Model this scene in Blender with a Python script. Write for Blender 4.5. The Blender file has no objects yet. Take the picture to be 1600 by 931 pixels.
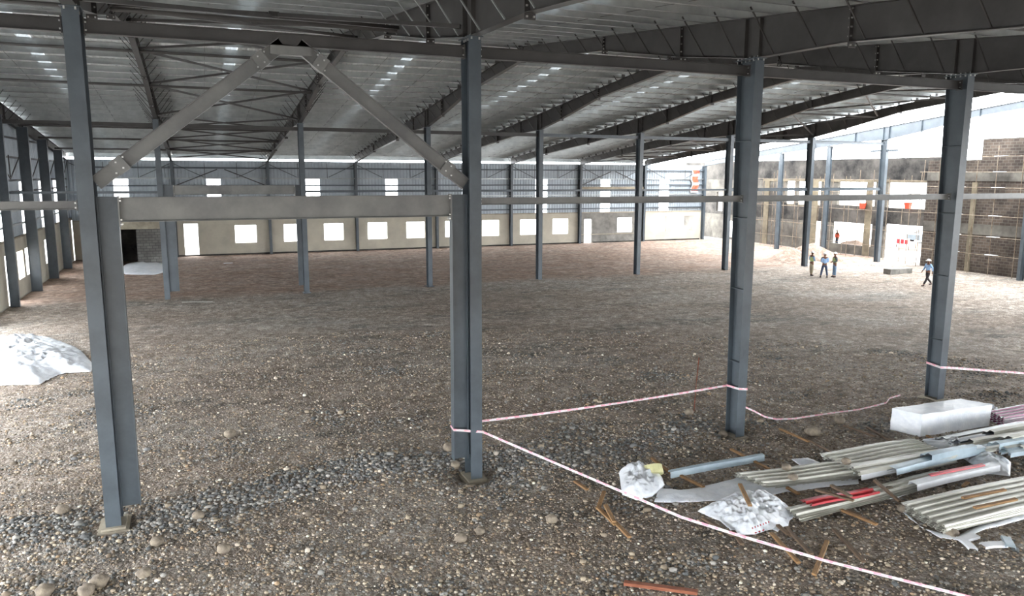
import bpy, bmesh, math, random
import numpy as np
from mathutils import Vector, Matrix, noise
random.seed(7); rng = np.random.default_rng(7)
S = bpy.context.scene; COL = S.collection

# ------------------------------------------------------------------ camera, sky, exposure
CAM = Vector((9.617, -16.441, 7.0)); FPX = 1190.09
R_ = Vector((0.92558, -0.37856, 0.003704)).normalized()
F_ = Vector((0.37369, 0.91360, -0.15918)).normalized()
YAW, PIT, ROL = 0.388187262, 0.159855614, 0.00372511
def cam_axes():
    cp, sp, cy, sy = math.cos(PIT), math.sin(PIT), math.cos(YAW), math.sin(YAW)
    fw = Vector((sy*cp, cy*cp, -sp)); rt = Vector((cy, -sy, 0)); up = rt.cross(fw)
    r = rt*math.cos(ROL) + up*math.sin(ROL); u = -rt*math.sin(ROL) + up*math.cos(ROL)
    return r, u, fw
AR, AU, AF = cam_axes()
cd = bpy.data.cameras.new('camera'); cam = bpy.data.objects.new('camera', cd); COL.objects.link(cam)
cd.sensor_width = 36; cd.lens = FPX/1600*36; cd.clip_end = 1000; cd.clip_start = .1
cam.matrix_world = Matrix(((AR.x, AU.x, -AF.x, CAM.x), (AR.y, AU.y, -AF.y, CAM.y), (AR.z, AU.z, -AF.z, CAM.z), (0, 0, 0, 1)))
S.camera = cam
W = bpy.data.worlds.new('overcast_sky'); S.world = W; W.use_nodes = True
bg = W.node_tree.nodes['Background']; bg.inputs[0].default_value = (.93, .965, 1, 1); bg.inputs[1].default_value = 14.0
S.view_settings.view_transform = 'Standard'; S.view_settings.look = 'None'
S.view_settings.exposure = 0.0; S.view_settings.gamma = 1; S.view_settings.use_curve_mapping = False
S.cycles.max_bounces = 8; S.cycles.diffuse_bounces = 5; S.cycles.glossy_bounces = 3; S.cycles.use_denoising = True
S.cycles.caustics_reflective = False; S.cycles.caustics_refractive = False

def at(px, py, axis, val):
    """real point seen at a place of the photograph, on the plane axis = val (a survey reading)"""
    d = AF + AR*((px-800)/FPX) - AU*((py-465.5)/FPX)
    return CAM + d*((val-CAM[axis])/d[axis])
def g(px, py, z=0.0): return at(px, py, 2, z)

# ------------------------------------------------------------------ materials
def srgb(r, g_, b):
    return tuple(((c/255)/12.92 if c/255 <= .04045 else ((c/255+.055)/1.055)**2.4) for c in (r, g_, b)) + (1,)
def mat(name, c, rough=.6, metal=0, c2=None, scale=3, bump=0, bscale=40, stretch=(1, 1, 1), spec=.5, two=None):
    m = bpy.data.materials.new(name); m.use_nodes = True; nt = m.node_tree; b = nt.nodes['Principled BSDF']
    b.inputs['Roughness'].default_value = rough; b.inputs['Metallic'].default_value = metal
    b.inputs['Specular IOR Level'].default_value = spec; b.inputs['Base Color'].default_value = c
    tc = nt.nodes.new('ShaderNodeTexCoord'); mp = nt.nodes.new('ShaderNodeMapping'); mp.inputs['Scale'].default_value = stretch
    nt.links.new(tc.outputs['Object'], mp.inputs[0])
    n = nt.nodes.new('ShaderNodeTexNoise'); n.inputs['Scale'].default_value = scale; n.inputs['Detail'].default_value = 6
    n.inputs['Roughness'].default_value = .65
    nt.links.new(mp.outputs[0], n.inputs[0])
    c2 = c2 or tuple(x*.72 for x in c[:3])+(1,)
    r = nt.nodes.new('ShaderNodeValToRGB'); r.color_ramp.elements[0].position = .35; r.color_ramp.elements[1].position = .65
    r.color_ramp.elements[0].color = c2; r.color_ramp.elements[1].color = c
    nt.links.new(n.outputs[0], r.inputs[0]); nt.links.new(r.outputs[0], b.inputs['Base Color'])
    if bump:
        n2 = nt.nodes.new('ShaderNodeTexNoise'); n2.inputs['Scale'].default_value = bscale; n2.inputs['Detail'].default_value = 4
        nt.links.new(mp.outputs[0], n2.inputs[0])
        bp = nt.nodes.new('ShaderNodeBump'); bp.inputs['Strength'].default_value = bump; bp.inputs['Distance'].default_value = .02
        nt.links.new(n2.outputs[0], bp.inputs['Height']); nt.links.new(bp.outputs[0], b.inputs['Normal'])
    return m
M = {}
M['steel'] = mat('grey_blue_paint', srgb(80, 89, 96), .38, 0, srgb(66, 73, 79), 1.3, spec=.6)
M['steel_dark'] = mat('dark_grey_primer', srgb(70, 68, 67), .45, 0, srgb(54, 52, 51), 1.1)
M['beam'] = mat('weathered_grey_paint', srgb(126, 126, 123), .36, 0, srgb(96, 96, 96), .9, spec=.6)
M['galv'] = mat('galvanised_steel', (.44, .46, .46, 1), .36, .6, (.32, .34, .34, 1), 1.5)
M['sheet'] = mat('bare_roof_sheet', (.86, .87, .86, 1), .42, .3, (.68, .70, .70, 1), 1.2)
M['clad'] = mat('grey_wall_cladding', (.42, .47, .51, 1), .45, .3, (.34, .38, .42, 1), .8)
M['bolt'] = mat('zinc_bolt', (.72, .72, .70, 1), .35, .8)
M['plaster'] = mat('cream_plaster', srgb(196, 190, 174), .9, 0, srgb(178, 172, 158), .7, .15)
M['cement'] = mat('grey_cement_render', srgb(140, 138, 132), .95, 0, srgb(100, 98, 94), .9, .3, 12)
M['darkcement'] = mat('stained_concrete', srgb(92, 88, 83), .95, 0, srgb(26, 25, 24), .55, .4, 8)
M['bcement'] = mat('rough_render', srgb(112, 108, 100), .95, 0, srgb(66, 62, 58), .6, .4, 8)
M['bconcrete'] = mat('tan_concrete', srgb(132, 122, 102), .95, 0, srgb(96, 88, 74), .8, .3, 8)
M['apron'] = mat('washed_out_dusty_ground', (.62, .6, .57, 1), .95, 0, (.5, .48, .45, 1), .3)  # dusty ground outside, paled further so the daylit view washes out
M['concrete'] = mat('pale_concrete', srgb(172, 164, 146), .9, 0, srgb(140, 132, 118), 1.5, .2)
M['wood'] = mat('raw_timber', srgb(166, 128, 84), .8, 0, srgb(120, 92, 62), 4, .3, 60, (1, 9, 9))
M['wood2'] = mat('weathered_timber', srgb(120, 98, 76), .85, 0, srgb(86, 72, 60), 4, .3, 60, (1, 9, 9))
M['redwood'] = mat('reddish_timber', srgb(150, 92, 66), .8, 0, srgb(120, 70, 50), 5, .3, 60, (1, 9, 9))
M['rust'] = mat('rusted_steel', srgb(120, 62, 38), .9, 0, srgb(82, 44, 30), 8)
M['plastic'] = mat('white_plastic_film', srgb(240, 242, 245), .4, 0, srgb(222, 227, 234), 2.5, .45, 14)
M['offwhite'] = mat('off_white_coated_steel', srgb(205, 204, 194), .4, .1, srgb(176, 174, 162), 1.4)
M['palegrey'] = mat('pale_blue_grey_steel', srgb(180, 196, 204), .4, .15, srgb(150, 166, 176), 1.2)
M['white'] = mat('white_coated_steel', srgb(236, 238, 240), .4, 0, srgb(220, 222, 226), 2)
M['redsheet'] = mat('red_coated_steel', srgb(196, 40, 52), .4, 0, srgb(160, 30, 42), 2)
M['pink'] = mat('magenta_coated_steel', srgb(150, 60, 110), .4, 0, srgb(120, 40, 86), 2)
M['tapew'] = mat('tape_white', srgb(240, 230, 232), .5); M['taper'] = mat('tape_red', srgb(232, 172, 184), .5, 0, srgb(222, 146, 162), 9)
M['rock'] = mat('river_stone', srgb(150, 138, 120), .9, 0, srgb(108, 98, 88), 5, .4, 30)
M['yellow'] = mat('yellow_foam', srgb(214, 210, 160), .9)
M['skin'] = mat('skin', srgb(112, 76, 56), .6); M['shirt'] = mat('light_blue_cotton', srgb(150, 184, 222), .9)
M['trouser'] = mat('dark_blue_denim', srgb(62, 74, 98), .9); M['khaki'] = mat('beige_cotton', srgb(168, 158, 136), .9)
M['jean'] = mat('pale_blue_denim', srgb(112, 136, 160), .9); M['black'] = mat('black_cloth', srgb(40, 34, 36), .8)
M['greyshirt'] = mat('grey_cotton', srgb(96, 104, 110), .9); M['vest'] = mat('lime_vest', srgb(190, 206, 140), .8)
M['hat'] = mat('white_hard_hat', srgb(240, 240, 236), .35); M['orange'] = mat('orange_cloth', srgb(220, 92, 66), .8)
M['pipe'] = mat('scaffold_pipe', srgb(150, 138, 120), .5, .3, srgb(96, 76, 60), 3)
M['dark'] = mat('dark_sheet', srgb(48, 46, 48), .9)
M['glass'] = mat('car_glass', srgb(30, 34, 40), .1)
def translucent(name, c, t):
    m = bpy.data.materials.new(name); m.use_nodes = True; nt = m.node_tree; nt.nodes.clear()
    o = nt.nodes.new('ShaderNodeOutputMaterial'); a = nt.nodes.new('ShaderNodeBsdfTranslucent'); d = nt.nodes.new('ShaderNodeBsdfDiffuse')
    mx = nt.nodes.new('ShaderNodeMixShader'); mx.inputs[0].default_value = t
    a.inputs[0].default_value = c; d.inputs[0].default_value = c
    nt.links.new(d.outputs[0], mx.inputs[1]); nt.links.new(a.outputs[0], mx.inputs[2]); nt.links.new(mx.outputs[0], o.inputs[0])
    return m
M['fibre'] = translucent('translucent_fibreglass', (.96, .98, 1, 1), .9)
M['fibre_dusty'] = translucent('dusty_roof_fibreglass', (.62, .66, .68, 1), .07)

def brick_mat(name, c1, c2, mortar, axes, sc=1.0):
    m = bpy.data.materials.new(name); m.use_nodes = True; nt = m.node_tree; b = nt.nodes['Principled BSDF']; b.inputs['Roughness'].default_value = .95
    tc = nt.nodes.new('ShaderNodeTexCoord'); sp = nt.nodes.new('ShaderNodeSeparateXYZ'); cb = nt.nodes.new('ShaderNodeCombineXYZ')
    nt.links.new(tc.outputs['Object'], sp.inputs[0]); nt.links.new(sp.outputs[axes], cb.inputs[0]); nt.links.new(sp.outputs[2], cb.inputs[1])
    br = nt.nodes.new('ShaderNodeTexBrick'); br.inputs['Color1'].default_value = c1; br.inputs['Color2'].default_value = c2; br.inputs['Mortar'].default_value = mortar
    br.inputs['Scale'].default_value = sc; br.inputs['Mortar Size'].default_value = .02; br.inputs['Brick Width'].default_value = .42; br.inputs['Row Height'].default_value = .21
    nt.links.new(cb.outputs[0], br.inputs[0])
    n = nt.nodes.new('ShaderNodeTexNoise'); n.inputs['Scale'].default_value = .6; n.inputs['Detail'].default_value = 7
    nt.links.new(tc.outputs['Object'], n.inputs[0])
    mx = nt.nodes.new('ShaderNodeMixRGB'); mx.blend_type = 'MULTIPLY'; mx.inputs[0].default_value = .7
    r = nt.nodes.new('ShaderNodeValToRGB'); r.color_ramp.elements[0].position = .4; r.color_ramp.elements[1].position = .62
    r.color_ramp.elements[0].color = (.35, .34, .33, 1); r.color_ramp.elements[1].color = (1, 1, 1, 1)
    nt.links.new(n.outputs[0], r.inputs[0]); nt.links.new(br.outputs[0], mx.inputs[1]); nt.links.new(r.outputs[0], mx.inputs[2])
    nt.links.new(mx.outputs[0], b.inputs['Base Color'])
    return m
M['brick'] = brick_mat('fly_ash_brick', srgb(92, 80, 70), srgb(66, 56, 50), srgb(104, 98, 90), 1)
M['brickx'] = brick_mat('grey_block', srgb(138, 136, 132), srgb(120, 118, 114), srgb(96, 94, 92), 0)

def ground_material():
    m = bpy.data.materials.new('gravel_and_dirt'); m.use_nodes = True; nt = m.node_tree; L = nt.links
    b = nt.nodes['Principled BSDF']; b.inputs['Roughness'].default_value = .95; b.inputs['Specular IOR Level'].default_value = .2
    tc = nt.nodes.new('ShaderNodeTexCoord')
    def vor(s):
        v = nt.nodes.new('ShaderNodeTexVoronoi'); v.inputs['Scale'].default_value = s; L.new(tc.outputs['Object'], v.inputs[0]); return v
    def ramp(src, stops):
        r = nt.nodes.new('ShaderNodeValToRGB'); e = r.color_ramp.elements
        e[0].position, e[0].color = stops[0]; e[1].position, e[1].color = stops[-1]
        for p_, c_ in stops[1:-1]:
            q = e.new(p_); q.color = c_
        L.new(src, r.inputs[0]); return r
    def nz(s, st=(1, 1, 1), d=5):
        mp = nt.nodes.new('ShaderNodeMapping'); mp.inputs['Scale'].default_value = st; L.new(tc.outputs['Object'], mp.inputs[0])
        n = nt.nodes.new('ShaderNodeTexNoise'); n.inputs['Scale'].default_value = s; n.inputs['Detail'].default_value = d; n.inputs['Roughness'].default_value = .6
        L.new(mp.outputs[0], n.inputs[0]); return n
    def mix(f, a, c, bl='MIX'):
        x = nt.nodes.new('ShaderNodeMixRGB'); x.blend_type = bl
        if isinstance(f, float): x.inputs[0].default_value = f
        else: L.new(f, x.inputs[0])
        L.new(a, x.inputs[1]); L.new(c, x.inputs[2]); return x
    v1 = vor(17); v2 = vor(42)
    sx = nt.nodes.new('ShaderNodeSeparateColor'); L.new(v1.outputs['Color'], sx.inputs[0])
    sy = nt.nodes.new('ShaderNodeSeparateColor'); L.new(v2.outputs['Color'], sy.inputs[0])
    tan = ramp(sx.outputs[0], [(0, srgb(126, 115, 105)), (.5, srgb(164, 153, 142)), (.85, srgb(190, 184, 175)), (1, srgb(240, 240, 237))])
    fine = ramp(sy.outputs[0], [(0, srgb(119, 109, 101)), (.6, srgb(156, 149, 140)), (1, srgb(204, 200, 195))])
    grey = ramp(sx.outputs[1], [(0, srgb(96, 95, 93)), (.6, srgb(128, 126, 122)), (1, srgb(180, 178, 170))])
    base = mix(.5, tan.outputs[0], fine.outputs[0])
    mk = ramp(nz(.22, (.7, 1.8, 1)).outputs[0], [(.50, (0, 0, 0, 1)), (.60, (1, 1, 1, 1))])
    mk2 = ramp(nz(.9, (.8, 1.6, 1)).outputs[0], [(.42, (.15, .15, .15, 1)), (.60, (1, 1, 1, 1))])
    mm = mix(1.0, mk.outputs[0], mk2.outputs[0], 'MULTIPLY')
    c = mix(mm.outputs[0], base.outputs[0], grey.outputs[0])
    # large brown and pale patches of soil
    soil = ramp(nz(.13, (.8, 1.2, 1), 6).outputs[0], [(.36, srgb(220, 210, 202)), (.5, srgb(240, 234, 229)), (.66, (1, 1, 1, 1))])
    c = mix(.85, c.outputs[0], soil.outputs[0], 'MULTIPLY')
    # browner bare earth in the far third, paler mix standing in for missing light
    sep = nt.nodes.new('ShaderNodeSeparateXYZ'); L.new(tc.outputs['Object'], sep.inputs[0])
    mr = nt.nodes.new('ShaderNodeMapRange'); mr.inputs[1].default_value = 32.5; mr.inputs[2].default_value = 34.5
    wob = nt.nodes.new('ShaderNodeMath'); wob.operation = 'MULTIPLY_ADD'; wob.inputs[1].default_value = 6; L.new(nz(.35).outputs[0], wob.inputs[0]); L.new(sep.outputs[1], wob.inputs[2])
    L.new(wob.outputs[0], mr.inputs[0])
    far_lift = nt.nodes.new('ShaderNodeRGB'); far_lift.outputs[0].default_value = srgb(172, 158, 146)
    c2_ = mix(.5, c.outputs[0], far_lift.outputs[0])
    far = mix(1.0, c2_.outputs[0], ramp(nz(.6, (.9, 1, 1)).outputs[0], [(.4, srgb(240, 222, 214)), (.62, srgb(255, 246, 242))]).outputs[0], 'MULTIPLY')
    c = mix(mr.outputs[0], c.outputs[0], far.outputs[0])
    v3 = vor(4.2); sz = nt.nodes.new('ShaderNodeSeparateColor'); L.new(v3.outputs['Color'], sz.inputs[0])
    clod = ramp(sz.outputs[0], [(0, (.62, .60, .58, 1)), (.35, (.86, .85, .84, 1)), (.8, (1, 1, 1, 1)), (1, (1.5, 1.48, 1.44, 1))])
    c = mix(.75, c.outputs[0], clod.outputs[0], 'MULTIPLY')
    mot = ramp(nz(1.7, (1, 1, 1), 8).outputs[0], [(.38, (.74, .72, .70, 1)), (.5, (.95, .94, .93, 1)), (.64, (1.12, 1.11, 1.10, 1))])
    c = mix(.9, c.outputs[0], mot.outputs[0], 'MULTIPLY')
    L.new(c.outputs[0], b.inputs['Base Color'])
    ad = nt.nodes.new('ShaderNodeMath'); ad.operation = 'MULTIPLY_ADD'; ad.inputs[1].default_value = .4
    L.new(v2.outputs['Distance'], ad.inputs[0]); L.new(v1.outputs['Distance'], ad.inputs[2])
    iv = nt.nodes.new('ShaderNodeMath'); iv.operation = 'SUBTRACT'; iv.inputs[0].default_value = 1; L.new(ad.outputs[0], iv.inputs[1])
    bp = nt.nodes.new('ShaderNodeBump'); bp.inputs['Strength'].default_value = .7; bp.inputs['Distance'].default_value = .03
    L.new(iv.outputs[0], bp.inputs['Height']); L.new(bp.outputs[0], b.inputs['Normal'])
    return m
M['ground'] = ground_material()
def gravel_material():
    m = bpy.data.materials.new('crushed_stone'); m.use_nodes = True; nt = m.node_tree; b = nt.nodes['Principled BSDF']
    b.inputs['Roughness'].default_value = .9; b.inputs['Specular IOR Level'].default_value = .25
    a = nt.nodes.new('ShaderNodeAttribute'); a.attribute_name = 'tone'; nt.links.new(a.outputs['Color'], b.inputs['Base Color'])
    return m
M['gravel'] = gravel_material()

# ------------------------------------------------------------------ helpers
class MB:
    def __init__(s): s.v = []; s.f = []; s.mi = []; s.cur = 0
    def quad(s, pts):
        n = len(s.v); s.v += [tuple(p) for p in pts]; s.f.append(tuple(range(n, n+len(pts)))); s.mi.append(s.cur)
    def box(s, a, b):
        x0, y0, z0 = (min(a[i], b[i]) for i in range(3)); x1, y1, z1 = (max(a[i], b[i]) for i in range(3)); n = len(s.v)
        s.v += [(x0, y0, z0), (x1, y0, z0), (x1, y1, z0), (x0, y1, z0), (x0, y0, z1), (x1, y0, z1), (x1, y1, z1), (x0, y1, z1)]
        for q in ((0, 3, 2, 1), (4, 5, 6, 7), (0, 1, 5, 4), (1, 2, 6, 5), (2, 3, 7, 6), (3, 0, 4, 7)): s.f.append(tuple(n+i for i in q)); s.mi.append(s.cur)
        return s
    def bar(s, p, q, w, h, up=(0, 0, 1)):
        p, q = Vector(p), Vector(q); d = (q-p).normalized(); up = Vector(up)
        sd = d.cross(up)
        if sd.length < 1e-4: sd = d.cross(Vector((1, 0, 0)))
        sd.normalize(); u = sd.cross(d)
        n = len(s.v)
        for e in (p, q):
            for a, b in ((-1, -1), (1, -1), (1, 1), (-1, 1)): s.v.append(tuple(e + sd*(a*w/2) + u*(b*h/2)))
        for k in ((3, 2, 1, 0), (4, 5, 6, 7), (0, 1, 5, 4), (1, 2, 6, 5), (2, 3, 7, 6), (3, 0, 4, 7)): s.f.append(tuple(n+i for i in k)); s.mi.append(s.cur)
        return s
    def tube(s, pts, r, n=8):
        pts = [Vector(p) for p in pts]; b = len(s.v)
        for i, p in enumerate(pts):
            d = (pts[min(i+1, len(pts)-1)] - pts[max(i-1, 0)]).normalized()
            a = d.cross(Vector((0, 0, 1)));
            if a.length < 1e-3: a = d.cross(Vector((1, 0, 0)))
            a.normalize(); c = a.cross(d)
            for k in range(n):
                t = 2*math.pi*k/n; s.v.append(tuple(p + a*(r*math.cos(t)) + c*(r*math.sin(t))))
        for i in range(len(pts)-1):
            for k in range(n):
                s.f.append((b+i*n+k, b+i*n+(k+1) % n, b+(i+1)*n+(k+1) % n, b+(i+1)*n+k)); s.mi.append(s.cur)
        s.f.append(tuple(b+k for k in range(n))[::-1]); s.mi.append(s.cur)
        s.f.append(tuple(b+(len(pts)-1)*n+k for k in range(n))); s.mi.append(s.cur)
        return s
    def prism(s, poly, axis, a, b):
        """extrude a polygon (2-D, the two other axes in order) from a to b along axis"""
        n = len(s.v); k = len(poly)
        for t in (a, b):
            for (u, w) in poly:
                s.v.append([(t, u, w), (u, t, w), (u, w, t)][axis])
        s.f.append(tuple(n+i for i in range(k))); s.mi.append(s.cur); s.f.append(tuple(n+k+i for i in range(k))[::-1]); s.mi.append(s.cur)
        for i in range(k):
            j = (i+1) % k; s.f.append((n+i, n+k+i, n+k+j, n+j)); s.mi.append(s.cur)
        return s
    def build(s, name, m, parent=None, smooth=False, recalc=True):
        me = bpy.data.meshes.new(name); off = parent.matrix_world.translation if False else None
        me.from_pydata(s.v, [], s.f)
        ms = m if isinstance(m, (list, tuple)) else [m]
        for x in ms: me.materials.append(M[x])
        if len(ms) > 1: me.polygons.foreach_set('material_index', s.mi)
        if recalc:
            bm = bmesh.new(); bm.from_mesh(me); bmesh.ops.recalc_face_normals(bm, faces=bm.faces); bm.to_mesh(me); bm.free()
        if smooth: me.polygons.foreach_set('use_smooth', [True]*len(me.polygons))
        me.update()
        o = bpy.data.objects.new(name, me); COL.objects.link(o)
        if parent:
            o.parent = parent
            if parent.get('_w'):
                w = Vector(parent['_w'])
                o.location = -w
        return o
def tag(o, label=None, cat=None, group=None, kind=None):
    if label: o['label'] = label
    if cat: o['category'] = cat
    if group: o['group'] = group
    if kind: o['kind'] = kind
    return o
def thing(name, label, cat, loc=(0, 0, 0), group=None):
    """an Empty at the thing's base; its parts are written in world coordinates"""
    o = bpy.data.objects.new(name, None); COL.objects.link(o); o.location = loc; o.empty_display_size = .2
    o['_w'] = tuple(loc)
    return tag(o, label, cat, group)
ORD = ['zeroth', 'first', 'second', 'third', 'fourth', 'fifth', 'sixth', 'seventh', 'eighth', 'ninth', 'tenth']

# ------------------------------------------------------------------ dimensions of the hall
B = 7.679; YN, YM, YF, YB = 0.0, 30.337, 54.227, -23.9; YR = 15.17
def ztop(y): return 12.5 - .1*abs(y-YR)
KY = [-24, -15.8, -7.8, -3.2, 0, 3.2, 7.9, 15.17, 22.4, 27.1, 30.34, 33.5, 38.1, 46, 54.3]
KZ = [8.05, 8.9, 9.5, 9.9, 9.98, 10.45, 11.3, 11.95, 11.3, 10.45, 9.95, 9.87, 9.5, 8.9, 8.05]
def zbot(y): return float(np.interp(y, KY, KZ))

# ------------------------------------------------------------------ floor
def gz(x, y):
    z = .05*noise.noise(Vector((x*.25, y*.5, 1))) + .035*noise.noise(Vector((x*1.1, y*1.3, 5)))
    if 0 < x < 60 and -12 < y < 54: pass
    else: z *= .5
    for cx, cy, a, r in ((7.68, -.05, -.10, .5), (15.36, -.05, -.30, .6), (23.04, -.05, -.22, .6), (30.72, 0, .10, .9), (15.36, YM, -.1, .8), (23.04, YM, -.08, .8), (13.3, 1.4, .14, 1.0), (9.6, .9, .10, 1.2), (6.2, .4, .08, 1.0),
                         (17.2, .9, .1, .9), (21.4, .8, .1, 1), (11.3, 1.3, .1, 1.1), (55, 33.5, 1.0, 1.3), (56.6, 34.2, .6, 1.2)):
        d2 = ((x-cx)**2+(y-cy)**2)/(r*r)
        if d2 < 9: z += a*math.exp(-d2)
    return z
def axis_grid(a, b, fine0, fine1, sf, sc):
    r = [a]
    while r[-1] < b:
        t = r[-1]; r.append(t + (sf if fine0 <= t < fine1 else sc if (0 <= t <= 62) or fine0-20 < t < fine1+60 else 20))
    return r
def build_floor():
    xs = axis_grid(-120, 220, 0, 34, .22, .7); ys = axis_grid(-120, 220, -12, 14, .22, .7)
    me = bpy.data.meshes.new('floor'); v = [(x, y, gz(x, y)) for y in ys for x in xs]; nx = len(xs)
    f = [(j*nx+i, j*nx+i+1, (j+1)*nx+i+1, (j+1)*nx+i) for j in range(len(ys)-1) for i in range(nx-1)]
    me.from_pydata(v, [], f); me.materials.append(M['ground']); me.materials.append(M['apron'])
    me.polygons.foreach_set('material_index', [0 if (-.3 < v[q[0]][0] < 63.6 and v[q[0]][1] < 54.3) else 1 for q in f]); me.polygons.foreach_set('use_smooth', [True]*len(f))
    o = bpy.data.objects.new('floor', me); COL.objects.link(o); tag(o, kind='structure'); return o
build_floor()

# ------------------------------------------------------------------ roof
def ribs(a, b, pitch=.25, h=.03):
    """trapezoid sheet profile across a..b: list of (u, w)"""
    out = []; t = a
    while t < b - 1e-6:
        for du, w in ((0, 0), (.10, 0), (.13, h), (.20, h), (.23, 0)):
            if t + du*pitch/.25 < b: out.append((t + du*pitch/.25, w))
        t += pitch
    out.append((b, 0)); return out
def ribs2(a, b, p, h):
    out = []; t = a
    while t < b-1e-6:
        for du, w in ((0, 0), (.58, 0), (.66, h), (.84, h), (.92, 0)):
            if t+du*p < b: out.append((t+du*p, w))
        t += p
    out.append((b, 0)); return out
def roof_sheet(name, m, x0, x1, ys):
    mb = MB(); pr = ribs(x0, x1)
    for y0, y1 in zip(ys[:-1], ys[1:]):
        for (u0, w0), (u1, w1) in zip(pr[:-1], pr[1:]):
            mb.quad([(u0, y0, ztop(y0)+.265+w0), (u1, y0, ztop(y0)+.265+w1), (u1, y1, ztop(y1)+.265+w1), (u0, y1, ztop(y1)+.265+w0)])
    return mb.build(name, m, recalc=False)
RY = [-24.2, YR, YF+1.3]
SK = []
for b in range(7):
    fr0, fr1 = (.44, .50)
    SK.append((b*B+fr0*B, b*B+fr1*B))
edges = [-.3] + [e for s_ in SK for e in s_] + [7*B+1.0]
for k in range(0, len(edges), 2):
    o = roof_sheet('ceiling', 'sheet', edges[k], edges[k+1], RY); tag(o, kind='structure')
tag(roof_sheet('ceiling', 'sheet', 7*B+1.0, 8*B+.3, [-24.2, 10.5]), kind='structure')  # unseen roof piece added over the open bay to hold back sky light
for b, (a, c) in enumerate(SK):
    o = roof_sheet('skylight_sheet', 'fibre_dusty', a-.02, c+.02, [-10, YR, YF-1.5])
    tag(o, 'translucent roof sheet strip in the %s bay from the left wall' % ORD[b+1], 'skylight')
    for y0, y1 in ((-24.2, -10), (YF-1.5, YF+1.3)):
        tag(roof_sheet('ceiling', 'sheet', a-.02, c+.02, [y0, y1]), kind='structure')

# purlins, Z section, one continuous line each
def purlin(y, slope_name):
    mb = MB(); z0 = ztop(y)+.012; z1 = z0+.25; x0, x1 = -.2, 7*B+.95; s = 1 if y > YR else -1
    mb.box((x0, y-.004, z0), (x1, y+.004, z1)); mb.box((x0, y-.07, z0), (x1, y+.004, z0+.006)); mb.box((x0, y-.004, z1-.006), (x1, y+.07, z1))
    mb.box((x0, y-.072, z0), (x1, y-.066, z0+.025))
    return mb.build('purlin', 'galv')
py_ = []
y = YR+.35
while y < YF+.3: py_.append(y); y += 1.42
y = YR-.35
while y > YB-.2: py_.append(y); y -= 1.42
for y in py_:
    o = purlin(y, '')
    if y > YM: tag(o, 'galvanised purlin running across under the roof beyond the middle column row', 'purlin', 'purlins beyond the middle row')
    elif y > YR: tag(o, 'galvanised purlin running across under the roof between the ridge and the middle column row', 'purlin', 'purlins between ridge and middle row')
    elif y > YN: tag(o, 'galvanised purlin running across under the roof between the nearest columns and the ridge', 'purlin', 'purlins between nearest columns and ridge')
    else: tag(o, 'galvanised purlin running across under the roof on the viewer side of the nearest columns', 'purlin', 'purlins over the foreground')

tag(MB().box((-.2, YF+1.0, ztop(YF+1)-.16), (7*B+.3, YF+1.2, ztop(YF+1.2)+.262)).build('eave_gutter', 'galv'), 'galvanised eave gutter running along the outside of the far wall', 'gutter')
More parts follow.
